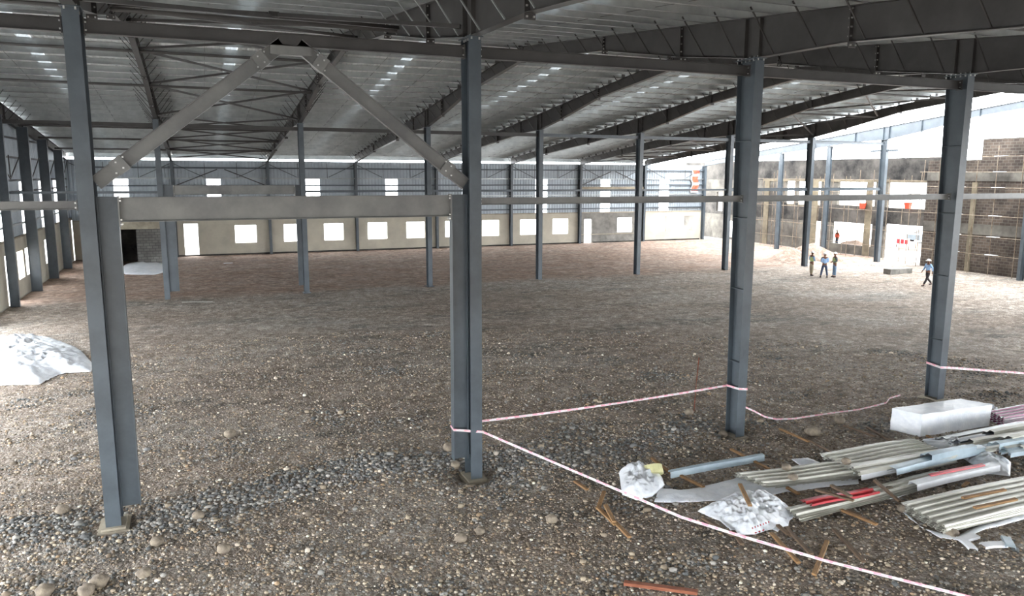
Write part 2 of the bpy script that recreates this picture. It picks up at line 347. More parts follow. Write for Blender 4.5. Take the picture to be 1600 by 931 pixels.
# rafters
def bolt_grid(mb, cx, sgn, ys, zs, r=.016):
    for yy in ys:
        for zz in zs: mb.bar((cx, yy, zz), (cx+sgn*.02, yy, zz), r*2, r*2)
def rafter(i):
    X = i*B; m = 'steel' if i == 8 else 'steel_dark'
    y0, y1 = -23.9, 54.35
    names = {1: 'leftmost free standing dark steel roof frame beam, seen almost end on', 2: 'dark steel roof beam over the second column of the nearest row', 3: 'dark steel roof beam over the third column of the nearest row',
             4: 'dark steel roof beam over the fourth, rightmost column of the nearest row', 5: 'dark steel roof beam crossing just beyond the one over the rightmost near column',
             6: 'dark steel roof beam, sixth from the left wall', 7: 'dark steel roof beam at the edge of the finished roof', 8: 'grey blue roof beam standing alone against the bright sky', 0: 'dark steel roof beam along the left wall'}
    t = thing('roof_beam', names[i], 'roof beam', (X, YM, zbot(YM)))
    K = sorted(set([y for y in KY if y0 < y < y1] + [y0, y1]))
    mb = MB(); mb.prism([(y, ztop(y)-.006) for y in K] + [(y, zbot(y)+.006) for y in reversed(K)], 0, X-.005, X+.005); mb.build('web', m, t)
    for fn, s in ((lambda y: ztop(y)-.006, 1), (zbot, -1)):
        mb = MB()
        pts = K
        for a, b in zip(pts[:-1], pts[1:]):
            za, zb = fn(a), fn(b)
            n = len(mb.v)
            mb.v += [(X-.11, a, za-.006), (X+.11, a, za-.006), (X+.11, a, za+.008), (X-.11, a, za+.008), (X-.11, b, zb-.006), (X+.11, b, zb-.006), (X+.11, b, zb+.008), (X-.11, b, zb+.008)]
            for q in ((0, 3, 2, 1), (4, 5, 6, 7), (0, 1, 5, 4), (1, 2, 6, 5), (2, 3, 7, 6), (3, 0, 4, 7)): mb.f.append(tuple(n+k for k in q)); mb.mi.append(0)
        mb.build('flange', m, t)
    for y in (-15.8, -3.2, 3.2, 7.9, 22.4, 27.1, 33.5, 38.1, 46) + ((YR,) if True else ()):
        if i >= 5 and y < 0: continue
        z0, z1 = zbot(y)-.12, ztop(y)-.02
        pl = MB().box((X-.11, y-.016, z0), (X+.11, y+.016, z1)).build('splice_plate', m, t)
        if i in (1, 2, 3, 4) and -5 < y < 30:
            mb = MB(); n = 5
            for k in range(n):
                zz = z0+.05+(z1-z0-.1)*k/(n-1)
                for dx in (-.07, .07): mb.bar((X+dx, y-.05, zz), (X+dx, y+.05, zz), .032, .032)
            mb.build('bolt', 'bolt', pl)
    for y in (YN, YM):
        if i >= 0:
            for dy in (-.28, .28):
                mb = MB(); mb.box((X-.11, y+dy-.008, zbot(y+dy)), (X+.11, y+dy+.008, ztop(y+dy)-.02)); mb.build('stiffener', m, t)
    # thin braces from the lower flange up to the purlins
    for y in py_:
        if y < (-9 if i in (1, 2, 3, 4) else 3): continue
        if i == 8: continue
        if i >= 3 and y > YR-3: MB().box((X-.10, y-.022, ztop(y)+.002), (X+.10, y-.006, ztop(y)+.22)).build('purlin_cleat', m, t)
        sides = (-1, 1) if (i <= 2 and (3 if i == 1 else 14) < y < 38) else (-1,)
        for s in sides:
            L = min(.95, (ztop(y)+.1-zbot(y))*1.0)
            L = max(L, .55)
            mb = MB().bar((X+s*.10, y-.02, zbot(y)+.03), (X+s*(.1+L*.8), y-.02, ztop(y)+.12), .03, .03)
            mb.build('fly_brace', 'galv' if i == 2 and y < YN+8 else m, t)
    if i == 8:   # bare cleats left standing on the beam
        for y in py_[::2]:
            if y > 0: MB().bar((X+.0, y, ztop(y)), (X+.0, y, ztop(y)+.16), .07, .012).build('purlin_cleat', 'galv', t)
for i in range(0, 9): rafter(i)

# short cleats (purlin ends) are left to the purlins; sag rods between them
for b in range(7):
    for fr in (.33, .66):
        mb = MB(); x = b*B+fr*B
        mb.tube([(x, -10, ztop(-10)+.1), (x, YR, ztop(YR)+.1), (x, YF, ztop(YF)+.1)], .008, 5)
        tag(mb.build('sag_rod', 'steel_dark'), 'thin rod through the purlins, %s roof bay from left wall, %s of two' % (ORD[b+1], 'left' if fr < .5 else 'right'), 'tie rod')

# ------------------------------------------------------------------ columns
BZ = {(1, 0): .05, (2, 0): -.12, (3, 0): -.08, (4, 0): .15}
def column(i, row):
    Y = (YN, YM, YF)[row]; X = i*B; zb = BZ.get((i, row), -.02); w = .28
    if row == 2: w = .22
    d0, d1 = ((.46, .70), (.42, .60), (.35, .55))[row]
    if row == 0 and i in (1, 2): d1 = .55
    zt = zbot(Y)-.03
    where = (('the nearest row', 'near'), ('the middle row', 'mid'), ('the far wall row', 'far'))[row][0]
    lab = {0: {1: 'tall grey steel column at left of the nearest row, shorter column on its right', 2: 'tall grey steel column in the centre foreground with striped tape tied round it',
               3: 'tall grey steel column third in the nearest row, stiffener lines across its web', 4: 'tall grey steel column at right of the nearest row, behind the white wrapped block'}}.get(row, {}).get(i) or \
        'grey steel column, %s from the left wall in %s' % (ORD[i], where)
    t = thing('steel_column', lab, 'column', (X, Y, zb), {0: 'columns of the nearest row', 1: 'columns of the middle row', 2: 'columns along the far wall'}[row])
    m = 'steel'
    # front flange upright (viewer side), rear flange leaning
    MB().prism([(X-w/2, zb), (X+w/2, zb), (X+w/2, zt), (X-w/2, zt)], 1, Y-d0/2, Y-d0/2+.016).build('flange', m, t)
    mb = MB(); ya, yb = Y+d0/2, Y-d0/2+d1
    mb.prism([(ya-.016, zb), (ya, zb), (yb, zt), (yb-.016, zt)], 0, X-w/2, X+w/2); mb.build('flange', m, t)
    mb = MB(); mb.prism([(Y-d0/2+.017, zb), (ya-.017, zb), (yb-.017, zt), (Y-d0/2+.017, zt)], 0, X-.006, X+.006); mb.build('web', m, t)
    for k, zz in enumerate((2.0, 4.0, 5.9, 7.9)):
        if row == 0 and i >= 3:
            yy = Y+d0/2+(d1-d0)*(zz/zt)
            mb = MB(); mb.box((X-w/2+.01, Y-d0/2+.017, zz-.007), (X-.006, yy-.02, zz+.007)); mb.box((X+.006, Y-d0/2+.017, zz-.007), (X+w/2-.01, yy-.02, zz+.007)); mb.build('stiffener', m, t)
    mb = MB(); mb.box((X-w/2-.08, Y-d0/2-.09, zb-.045), (X+w/2+.08, Y+d0/2+.09, zb)); mb.box((X-w/2-.14, Y-d0/2-.15, zb-.2), (X+w/2+.14, Y+d0/2+.15, zb-.045)) if row == 0 else None; mb.build('base_plate', 'concrete' if row == 0 else m, t)
    MB().box((X-w/2-.03, Y-d0/2-.06, zt), (X+w/2+.03, yb+.08, zt+.022)).build('cap_plate', m, t)
    if row == 0:
        mb = MB()
        for k in range(6):
            for sx in (-.09, .09): mb.bar((X+sx, Y-d0/2-.03+k*(d1+.08)/5, zt-.05), (X+sx, Y-d0/2-.03+k*(d1+.08)/5, zt+.07), .03, .03)
        mb.build('bolt', 'bolt', t)
    if (i, row) == (8, 1):
        mb = MB(); mb.box((X-.1, Y-1.3, 9.0), (X+.1, Y-d0/2-.02, 9.14)); mb.build('cross_arm', m, t)
        mb = MB(); mb.box((X-.1, yb+.02, 9.0), (X+.1, Y+1.4, 9.14)); mb.build('cross_arm', m, t)
    return t
for i in range(1, 5): column(i, 0)
for i in range(1, 9): column(i, 1)
for i in range(1, 9): column(i, 2)

# wind columns of the two gable ends
def gable_column(x, y, ht, dep, label, grp, m='steel'):
    t = thing('gable_column', label, 'column', (x, y, -.02), grp)
    MB().box((x-dep/2, y-.006, -.02), (x+dep/2, y+.006, ht)).build('web', m, t)
    for s in (-1, 1): MB().box((x+s*dep/2-.008, y-.11, -.02), (x+s*dep/2+.008, y+.11, ht)).build('flange', m, t)
    MB().box((x-dep/2-.06, y-.16, -.05), (x+dep/2+.06, y+.16, -.02)).build('base_plate', m, t)
    MB().box((x-dep/2-.02, y-.13, ht), (x+dep/2+.02, y+.13, ht+.02)).build('cap_plate', m, t)
GY = [54.2, 48.25, 42.3, 36.3, 30.3, 24.3, 18.3, 12.3, 6.2]
for k, y in enumerate(GY[1:6]):
    lab = ['grey gable column on the left wall, %s from the far corner' % ORD[k+1]][0]
    gable_column(.33, y, zbot(y) if k != 3 else zbot(y), .55 if k != 3 else .42, lab, 'gable columns on the left wall')
for k, y in enumerate(GY[1:8]):
    if y == 30.3: continue
    gable_column(8*B, y, zbot(y)-.05, .42, 'grey gable column on the open right side, %s from the far corner' % ORD[k+1], 'gable columns on the open right side')

# ------------------------------------------------------------------ struts, portal, braces
def channel(p, q, h, w, name, m, label, cat, grp=None, ends=True):
    """channel beam between two points: web to the viewer, lips behind; bolted end plates"""
    p, q = Vector(p), Vector(q); d = (q-p).normalized(); up = Vector((0, 0, 1)); n = d.cross(up).normalized(); u = n.cross(d)
    t = thing(name, label, cat, tuple((p+q)/2), grp)
    MB().bar(p, q, .012, h, u).build('web', m, t)
    for s in (-1, 1): MB().bar(p+u*s*h/2, q+u*s*h/2, w, .012, u).build('flange', m, t)
    if ends:
        for e, s in ((p, 1), (q, -1)):
            pl = MB().bar(e+d*s*.0, e+d*s*.02, w+.03, h+.06, u).build('end_plate', m, t)
            mb = MB()
            for a in (-1, 1):
                for b in (-1, 1): c = e+d*s*.02+u*(b*h*.3)+n*(a*w*.25); mb.bar(c, c+d*s*.03, .028, .028)
            mb.build('bolt', 'bolt', pl)
    return t
def between(a, row=''):
    return 'between the %s and %s columns' % (ORD[a], ORD[a+1])
for b in range(0, 5):
    x0, x1 = b*B+(.25 if b == 0 else .17), (b+1)*B-.17
    channel((x0, YN, 9.66), (x1, YN, 9.66), .24, .16, 'tie_strut', 'beam' if b < 0 else 'steel_dark', 'dark steel strut near the roof %s of the nearest row' % between(b) if b else 'dark steel strut near the roof left of the first column of the nearest row', 'strut', 'upper struts of the nearest row')
    if b != 1:
        channel((x0, YN, 6.41), (x1, YN, 6.41), .15, .10, 'tie_strut', 'beam', 'slim grey strut at mid height %s of the nearest row' % between(b) if b else 'slim grey strut at mid height left of the first column of the nearest row', 'strut', 'mid height struts of the nearest row')
for b in range(0, 8):
    x0, x1 = b*B+(.25 if b == 0 else .15), (b+1)*B-.15
    channel((x0, YM, 9.62), (x1, YM, 9.62), .2, .14, 'tie_strut', 'steel' if b > 3 else 'steel_dark', 'steel strut under the roof %s of the middle row' % between(b) if b else 'steel strut under the roof between left wall and first column of the middle row', 'strut', 'upper struts of the middle row', ends=False)
    if b != 1:
        channel((x0, YM, 6.0), (x1, YM, 6.0), .22 if b > 5 else .12, .10, 'tie_strut', 'steel', 'slim strut at mid height %s of the middle row' % between(b) if b else 'slim strut at mid height between left wall and first column of the middle row', 'strut', 'mid height struts of the middle row', ends=False)

def portal(Y, row, z0, z1, xa, xb, zb):
    nm = 'nearest' if row == 0 else 'middle'
    t = thing('portal_beam', 'deep grey steel beam at mid height between the first two columns of the %s row' % nm, 'beam', ((xa+xb)/2, Y, z0))
    MB().box((xa, Y-.005, z0), (xb, Y+.005, z1)).build('web', 'beam', t)
    for z in (z0, z1): MB().box((xa, Y-.09, z-.006), (xb, Y+.09, z+.006)).build('flange', 'beam', t)
    for x, s in ((xa, 1), (xb, -1)):
        pl = MB().box((x-.012, Y-.11, z0-.09), (x+.012, Y+.11, z1+.03)).build('end_plate', 'beam', t)
        mb = MB()
        for zz in (z0-.05, z0+.04, z1-.06, z1+.0):
            for dy in (-.08, .08): mb.bar((x-s*.012, Y+dy, zz), (x+s*.045, Y+dy, zz), .03, .03)
        mb.build('bolt', 'bolt', pl)
    for xc0, xc1, sd, side in ((B+.145, xa-.015, 1, 'first'), (xb+.015, 2*B-.145, -1, 'second')):
        zt = z1+.005; c = thing('portal_column', 'short grey column joined to the side of the %s column of the %s row' % (side, nm), 'column', ((xc0+xc1)/2, Y, zb))
        MB().box((xc0, Y-.006, zb), (xc1, Y+.006, zt)).build('web', 'steel', c)
        for x in (xc0+.008, xc1-.008): MB().box((x-.008, Y-.11, zb), (x+.008, Y+.11, zt)).build('flange', 'steel', c)
        MB().box((xc0, Y-.11, zt), (xc1, Y+.11, zt+.012)).build('cap_plate', 'steel', c)
portal(YN, 0, 6.09, 6.55, 8.2, 14.83, .36)
portal(YM, 1, 5.86, 6.36, 8.35, 14.9, .42)
def diag(p, q, Y, lab):
    t = channel(p, q, .26, .13, 'diagonal_brace', 'beam', lab, 'brace', ends=False)
    p, q = Vector(p), Vector(q); d = (q-p).normalized()
    for e, s in ((p, 1), (q, -1)):
        c = e+d*s*.55
        pl = MB().bar(c-d*.12, c+d*.12, .2, .3, (0, 0, 1)).build('splice_plate', 'beam', t)
        mb = MB()
        for a in (-.08, .08):
            for b in (-.1, .1):
                k = c+d*a+Vector((0, -.10, b)); mb.bar(k, k+Vector((0, -.035, 0)), .03, .03)
        mb.build('bolt', 'bolt', pl)
t = thing('gusset_plate', 'steel plate under the strut where the two heavy diagonals meet', 'plate', (11.5, YN, 9.3)); MB().box((11.1, YN-.09, 9.36), (11.9, YN+.09, 9.53)).build('plate', 'beam', t)
diag((B+.16, YN, 6.82), (11.35, YN, 9.58), YN, 'heavy grey diagonal brace rising right from the first column of the nearest row')
diag((2*B-.16, YN, 6.80), (11.65, YN, 9.58), YN, 'heavy grey diagonal brace rising left from the second column of the nearest row')
def tubething(pts, r, name, m, lab, cat, grp=None, n=8):
    return tag(MB().tube(pts, r, n).build(name, m, smooth=False), lab, cat, grp)

# roof level struts and crossed braces
SY = [6.2, 12.3, 18.3, 24.3, 36.3, 42.3, 48.25]
for k, y in enumerate(SY):
    zz = zbot(y)+.14
    place = ['nearest the viewer', 'second from the viewer', 'third from the viewer', 'just before the middle columns', 'just beyond the middle columns', 'second beyond the middle columns', 'nearest the far wall'][k]
    tubething([(.15, y, zz), (B-.13, y, zz)], .06, 'roof_strut', 'steel_dark', 'round dark strut under the roof beside the left wall, %s' % place, 'strut', 'roof struts beside the left wall')
    tubething([(B+.13, y, zz), (2*B-.13, y, zz)], .06, 'roof_strut', 'steel_dark', 'round dark strut between the first two roof beams, %s' % place, 'strut', 'roof struts in the braced bay')
    if k < 7: tubething([(6*B+.13, y, zz), (7*B-.13, y, zz)], .06, 'roof_strut', 'steel_dark', 'round dark strut between the last two roofed beams, %s' % place, 'strut', 'roof struts in the right braced bay')
LV = [0.3, 6.2, 12.3, 18.3, 24.3, 30.3, 36.3, 42.3, 48.25, 53.9]
for bay, txt in ((1, 'the left braced bay'), (6, 'the right braced bay')):
    for k, (a, b) in enumerate(zip(LV[:-1], LV[1:])):
        za, zb = zbot(a)+.2, zbot(b)+.2
        X0, X1 = bay*B+.12, (bay+1)*B-.12
        if bay == 6 and k < 2: continue
        nm = ['first', 'second', 'third', 'fourth', 'fifth', 'sixth', 'seventh', 'eighth', 'ninth'][k]
        t = thing('cross_brace', 'crossed dark roof braces in %s, %s cross from the viewer' % (txt, nm), 'brace', ((X0+X1)/2, (a+b)/2, (za+zb)/2), 'crossed roof braces')
        MB().bar((X0, a+.1, za), (X1, b-.1, zb), .09, .09).build('angle', 'steel_dark', t)
        MB().bar((X0, b-.1, zb+.04), (X1, a+.1, za+.04), .09, .09).build('angle', 'steel_dark', t)
        xm = (X0+X1)/2; ym = (a+b)/2; zm = (za+zb)/2
        MB().box((xm-.12, ym-.12, zm-.02), (xm+.12, ym+.12, zm+.09)).build('gusset_plate', 'steel_dark', t)

# ------------------------------------------------------------------ walls
def wall_cells(mb, u0, u1, z0, z1, ops, place):
    us = sorted(set([u0, u1] + [v for o in ops for v in o[:2] if u0 < v < u1])); 
    for a, b in zip(us[:-1], us[1:]):
        m = (a+b)/2; hz = sorted([(max(o[2], z0), min(o[3], z1)) for o in ops if o[0] < m < o[1] and o[2] < z1 and o[3] > z0]); z = z0
        for h0, h1 in hz:
            if h0 > z: place(mb, a, b, z, h0)
            z = max(z, h1)
        if z < z1: place(mb, a, b, z, z1)
WYF = YF+.28
FW = [(12.38, 14.24), (16.5, 18.3), (20.05, 21.87), (24.06, 25.95), (27.75, 29.6), (31.6, 33.4), (35.4, 37.26), (39.5, 41.4), (43.1, 44.95), (50.7, 52.6), (54.9, 56.8), (58.45, 60.4)]
fops = [(a, b, 1.0, 2.62) for a, b in FW] + [(8.31, 9.42, -.3, 2.8), (46.75, 47.65, -.3, 2.5)]
def pf(mb, a, b, z0, z1): mb.box((a, WYF, z0), (b, WYF+.23, z1))
mb = MB(); wall_cells(mb, 0, 46.2, -.3, 3.12, fops, pf); tag(mb.build('wall_back', 'plaster'), kind='structure')
mb = MB(); wall_cells(mb, 46.2, 53.6, -.3, 3.12, fops, pf); tag(mb.build('wall_back', 'cement'), kind='structure')
mb = MB(); wall_cells(mb, 53.6, 61.4, -.3, 3.12, fops, pf); tag(mb.build('wall_back', 'plaster'), kind='structure')
mb = MB().box((46.2, WYF-.05, 1.0-.14), (53.6, WYF, .93)); tag(mb.build('trim_1', 'concrete'), kind='structure')
tag(MB().box((7.3, WYF-.06, -.1), (46.6, WYF, .13)).box((47.8, WYF-.06, -.1), (61.2, WYF, .13)).build('baseboard_back', 'darkcement'), kind='structure')
mb = MB().box((0, WYF-.04, 3.12), (61.3, WYF+.25, 3.22)); tag(mb.build('trim_2', 'concrete'), kind='structure')
for k, (a, b) in enumerate(FW):     # raw rebates around the window openings
    mb = MB()
    for (p0, p1) in (((a, 1.0), (b, 1.04)), ((a, 2.58), (b, 2.62)), ((a, 1.04), (a+.04, 2.58)), ((b-.04, 1.04), (b, 2.58))):
        mb.box((p0[0], WYF+.08, p0[1]), (p1[0], WYF+.14, p1[1]))
    tag(mb.build('window_%d' % (k+1), 'concrete'), kind='structure')
# cladding of the far wall, with a translucent panel in each bay
pan = [(3.2, 4.3), (10.33, 11.46), (18.6, 19.84), (25.86, 27.01), (33.4, 34.5), (41.2, 42.5), (48.66, 49.8), (55.86, 57.08)]
def clad(axis, fixed, u0, u1, zlo, zhi, m, name, out=1):
    mb = MB(); pr = ribs(u0, u1, .30, .035)
    zf = zhi if callable(zhi) else (lambda u: zhi)
    for (a, wa), (b, wb) in zip(pr[:-1], pr[1:]):
        if axis == 0: mb.quad([(a, fixed+out*wa, zlo), (b, fixed+out*wb, zlo), (b, fixed+out*wb, zf(b)), (a, fixed+out*wa, zf(a))])
        else: mb.quad([(fixed+out*wa, a, zlo), (fixed+out*wb, b, zlo), (fixed+out*wb, b, zf(b)), (fixed+out*wa, a, zf(a))])
    return tag(mb.build(name, m, recalc=False), kind='structure')
WYC = WYF+.12
clad(0, WYC, -.25, 8*B, 6.62, 8.14, 'clad', 'wall_back')
e = [-.25] + [v for p_ in pan for v in p_] + [8*B]
for k in range(0, len(e), 2): clad(0, WYC, e[k], e[k+1], 3.22, 6.62, 'clad', 'wall_back')
for k, (a, b) in enumerate(pan): clad(0, WYC, a, b, 3.22, 6.62, 'fibre', 'window_%d' % (k+20))
clad(0, YB-.1, -.25, 8*B, 3.6, 8.3, 'clad', 'wall_front_blocker')  # unseen upper wall behind the camera, added to dim the foreground
# girts along the far wall
for k, (z, h) in enumerate(((7.52, .12), (6.64, .1), (6.02, .12), (5.5, .1), (5.0, .1), (4.3, .08), (3.6, .12))):
    place = ['topmost', 'second from the top', 'third from the top', 'middle one', 'third from the bottom', 'second from the bottom', 'lowest'][k]
    mb = MB().box((.6, WYC-.2, z-h/2), (8*B, WYC-.194, z+h/2)); mb.box((.6, WYC-.2, z+h/2-.006), (8*B, WYC-.02, z+h/2))
    tag(mb.build('wall_girt', 'galv' if k in (1, 4) else 'steel'), 'long horizontal girt along the far wall cladding, %s' % place, 'girt', 'girts of the far wall')
for b in range(8):      # eave bracing of each far bay
    x0, x1 = b*B+.15, (b+1)*B-.15
    t = thing('eave_brace', 'thin diagonal braces and droppers high on the far wall, %s bay from the left' % ORD[b+1], 'brace', ((x0+x1)/2, YF, 6.7), 'eave braces of the far wall')
    MB().bar((x0, YF+.05, 7.85), (x0+2.3, YF+.05, 6.75), .05, .05).build('angle', 'steel_dark', t)
    MB().bar((x1, YF+.05, 7.85), (x1-2.3, YF+.05, 6.75), .05, .05).build('angle', 'steel_dark', t)
    for xx in (x0+2.4, x1-2.4): MB().bar((xx, YF+.08, 7.95), (xx, YF+.08, 6.65), .04, .04).build('dropper', 'steel_dark', t)
    if b in (1, 6):
        MB().bar((x0, YF+.02, 6.0), (x0+3.4, YF+.02, 7.4), .08, .08).build('angle', 'steel_dark', t)
        MB().bar((x1, YF+.02, 6.0), (x1-3.4, YF+.02, 7.4), .08, .08).build('angle', 'steel_dark', t)
    if b == 6: MB().box((x0, YF-.05, 5.55), (x1, YF+.0, 5.85)).build('beam', 'concrete', t)
# left wall
LW = [(33.9, 35.6), (36.1, 38.5), (42.4, 45.3), (49.2, 51.5)]
lops = [(a, b, 1.0, 2.6) for a, b in LW] + [(30.9, 32.6, -.3, 2.65), (26, 28, 1, 2.6)]
def pl_(mb, a, b, z0, z1): mb.box((-.33, a, z0), (-.08, b, z1))
mb = MB(); wall_cells(mb, 24.5, WYF+.2, -.3, 3.35, lops, pl_); tag(mb.build('wall_left', 'plaster'), kind='structure')
tag(MB().box((-.4, 24.5, 3.35), (-.02, WYF+.2, 3.43)).build('trim_3', 'concrete'), kind='structure')
lp = [(25.2, 26.4), (31.0, 32.4), (36.9, 38.6), (43.0, 44.6), (48.6, 50.6)]
lz = lambda u: ztop(u)+.15
clad(1, -.2, 24.5, WYC, 6.5, lz, 'clad', 'wall_left', -1)
e = [24.5] + [v for p_ in lp for v in p_] + [WYC]
for k in range(0, len(e), 2): clad(1, -.2, e[k], e[k+1], 3.43, 6.5, 'clad', 'wall_left', -1)
for k, (a, b) in enumerate(lp): clad(1, -.2, a, b, 3.43, 6.5, 'fibre', 'window_%d' % (k+40), -1)
for k, z in enumerate((9.0, 7.9, 6.6, 5.95, 4.9, 4.1)):
    y1 = WYC-.1; y0 = 24.6
    while ztop(y1)-.1 < z+.1: y1 -= 1
    tag(MB().box((-.12, y0, z-.06), (-.11, y1, z+.06)).box((-.18, y0, z+.054), (-.11, y1, z+.06)).build('wall_girt', 'galv' if k > 3 else 'steel_dark'),
        'long horizontal girt along the left wall cladding, %s from the top' % ORD[k+1], 'girt', 'girts of the left wall')
for k in range(4):
    y0, y1 = GY[k+1], GY[k]; t = thing('gable_brace', 'thin crossed rods high on the left wall, %s panel from the far corner' % ORD[k+1], 'brace', (.05, (y0+y1)/2, 6.7), 'rod braces of the left wall')
    MB().bar((.1, y0+.1, 8.0), (.1, (y0+y1)/2, 6.7), .05, .05).build('angle', 'steel_dark', t); MB().bar((.1, y1-.1, 8.0), (.1, (y0+y1)/2, 6.7), .05, .05).build('angle', 'steel_dark', t)
    MB().bar((.1, (y0+y1)/2, 8.0), (.1, (y0+y1)/2, 6.7), .05, .05).build('dropper', 'steel_dark', t)

clad(1, -.2, YB, 24.5, 4.6, lz, 'clad', 'wall_left', -1)  # unseen upper cladding added over the open stretch to cut light from the left
# block-work room in the far left corner
t = thing('corner_room', 'small grey block room with dark doorway and concrete lintel in the far left corner', 'room', (4, 50, 0))
mb = MB(); wall_cells(mb, 2.2, 7.1, -.2, 2.78, [(3.4, 5.0, -.2, 2.78)], lambda m_, a, b, z0, z1: m_.box((a, 49.0, z0), (b, 49.2, z1))); mb.build('wall', 'brickx', t)
MB().box((2.2, 48.97, 2.78), (7.1, 49.22, 3.5)).build('lintel_beam', 'concrete', t)
MB().box((7.1, 49.0, -.2), (7.3, 54.4, 3.5)).build('wall', 'darkcement', t)
MB().box((2.2, 49.2, 3.5), (7.3, 54.4, 3.62)).build('roof_slab', 'concrete', t)
MB().box((2.2, 52.5, -.2), (7.1, 52.7, 3.5)).build('wall', 'darkcement', t)
MB().box((2.2, 49.2, -.2), (2.4, 52.5, 3.5)).build('wall', 'darkcement', t)

# ------------------------------------------------------------------ unfinished building beyond the open right side
XB = 64.3
t = thing('unfinished_building', 'two storey unfinished concrete building with large openings beyond the open right side', 'building', (XB, 38, 0))
def on(px, py): p_ = at(px, py, 0, XB); return p_.y, p_.z
ops = []
for (x0, y0, x1, y1) in ((1300, 348, 1360, 386), (1382, 352, 1456, 415), (1310, 283, 1366, 323), (1388, 285, 1456, 328), (1228, 283, 1240, 322), (1246, 283, 1262, 322), (1268, 283, 1281, 322), (1120, 300, 1128, 330), (1130, 345, 1152, 372), (1268, 345, 1280, 385)):
    a, za = on(x0, y0); b, zb = on(x1, y1); za = (za+on(x1, y0)[1])/2
    ops.append((min(a, b), max(a, b), max(zb, -.3), za))
def pb(m_, a, b, z0, z1): m_.box((XB, a, z0), (XB+.3, b, z1))
mb = MB(); wall_cells(mb, 27.3, 62, -.3, 2.75, ops, pb); mb.build('wall', 'bcement', t)
mb = MB(); wall_cells(mb, 27.3, 62, 2.75, 4.4, ops, pb); mb.build('wall', 'darkcement', t)
mb = MB(); wall_cells(mb, 27.3, 62, 4.4, 6.6, ops, pb); mb.build('wall', 'bcement', t)
mb = MB(); wall_cells(mb, 27.3, 62, 6.6, 8.55, ops, pb); mb.build('wall', 'darkcement', t)
for y in (28.0, 34.2, 40.6, 47.4, 53.8, 60):
    MB().box((XB-.08, y-.35, -.3), (XB-.01, y+.35, 6.5)).build('pillar', 'bconcrete', t)
for z in (4.05,): MB().box((XB+.3, 27.5, z), (XB+5, 62, z+.2)).build('floor_slab', 'bconcrete', t)
MB().box((XB-.06, 27.5, 6.5), (XB-.01, 48, 6.7)).build('lintel_beam', 'bconcrete', t)
for k, (px, py) in enumerate(((1207, 300), (1107, 290), (1126, 290))):
    pass
# brick wall nearer on the right
XW = 62.6
def onw(px, py): p_ = at(px, py, 0, XW); return p_.y, p_.z
t = thing('brick_wall', 'tall dark brick wall with pale concrete bands behind the rightmost near column', 'wall', (XW, 20, 0))
ya, za = onw(1497, 250); yb, zb_ = onw(1537, 217)
MB().box((XW, yb, -.3), (XW+.23, 27.2, za)).build('wall', 'brick', t)
MB().box((XW, 10, -.3), (XW+.23, yb, zb_)).build('wall', 'brick', t)
z1 = onw(1520, 268)[1]; z0 = onw(1520, 283)[1]
MB().box((XW-.05, 10, z0), (XW-.005, 27.2, z1)).build('concrete_band', 'bcement', t)
z1 = onw(1520, 350)[1]; z0 = onw(1520, 366)[1]
MB().box((XW-.05, 10, z0), (XW-.005, 27.2, z1)).build('concrete_band', 'bcement', t)
MB().box((XW-.06, yb+.1, -.3), (XW-.005, yb+.5, 6.6)).build('pillar', 'bconcrete', t)

# scaffolding
XS = 63.4
t = thing('scaffold', 'pipe scaffolding standing in front of the unfinished building', 'scaffold', (XS, 36, 0))
ys = [28.4+1.55*k for k in range(14)]
for k, y in enumerate(ys):
    for x in ((XS, XS-1.0) if k % 2 == 0 else (XS,)):
        MB().tube([(x, y, -.1), (x+random.uniform(-.05, .05), y+random.uniform(-.08, .08), 7.3+random.uniform(-.5, .3))], .026, 6).build('upright', 'pipe', t)
for z in (1.1, 2.5, 4.1, 5.6, 6.7):
    MB().tube([(XS, ys[0]-.2, z), (XS, ys[-1]+.3, z+.06)], .024, 6).build('ledger', 'pipe', t)
for z in (2.5, 5.6):
    for y in ys[::2]: MB().tube([(XS+.1, y+.05, z+.03), (XS-1.1, y+.05, z+.03)], .022, 6).build('transom', 'pipe', t)
t = thing('scaffold', 'pipe scaffolding standing in front of the tall brick wall', 'scaffold', (XW-.9, 20, 0))
ys = [12.5, 14.3, 16.1, 17.3, 19.2, 21, 22.6, 24, 25.6, 27]
for y in ys:
    MB().tube([(XW-.7, y, -.1), (XW-.7, y+random.uniform(-.1, .1), 8.6+random.uniform(-.4, .8))], .026, 6).build('upright', 'pipe', t)
for z in (1.4, 2.7, 4.2, 6.2, 7.3, 8.4):
    MB().tube([(XW-.7, ys[0]-.2, z), (XW-.7, ys[-1]+.3, z+.06)], .024, 6).build('ledger', 'pipe', t)
    for y in (13, 17.4, 20.6, 23.6): MB().box((XW-.75, y, z+.04), (XW-.35, y+.75, z+.08)).build('walk_board', 'white', t)

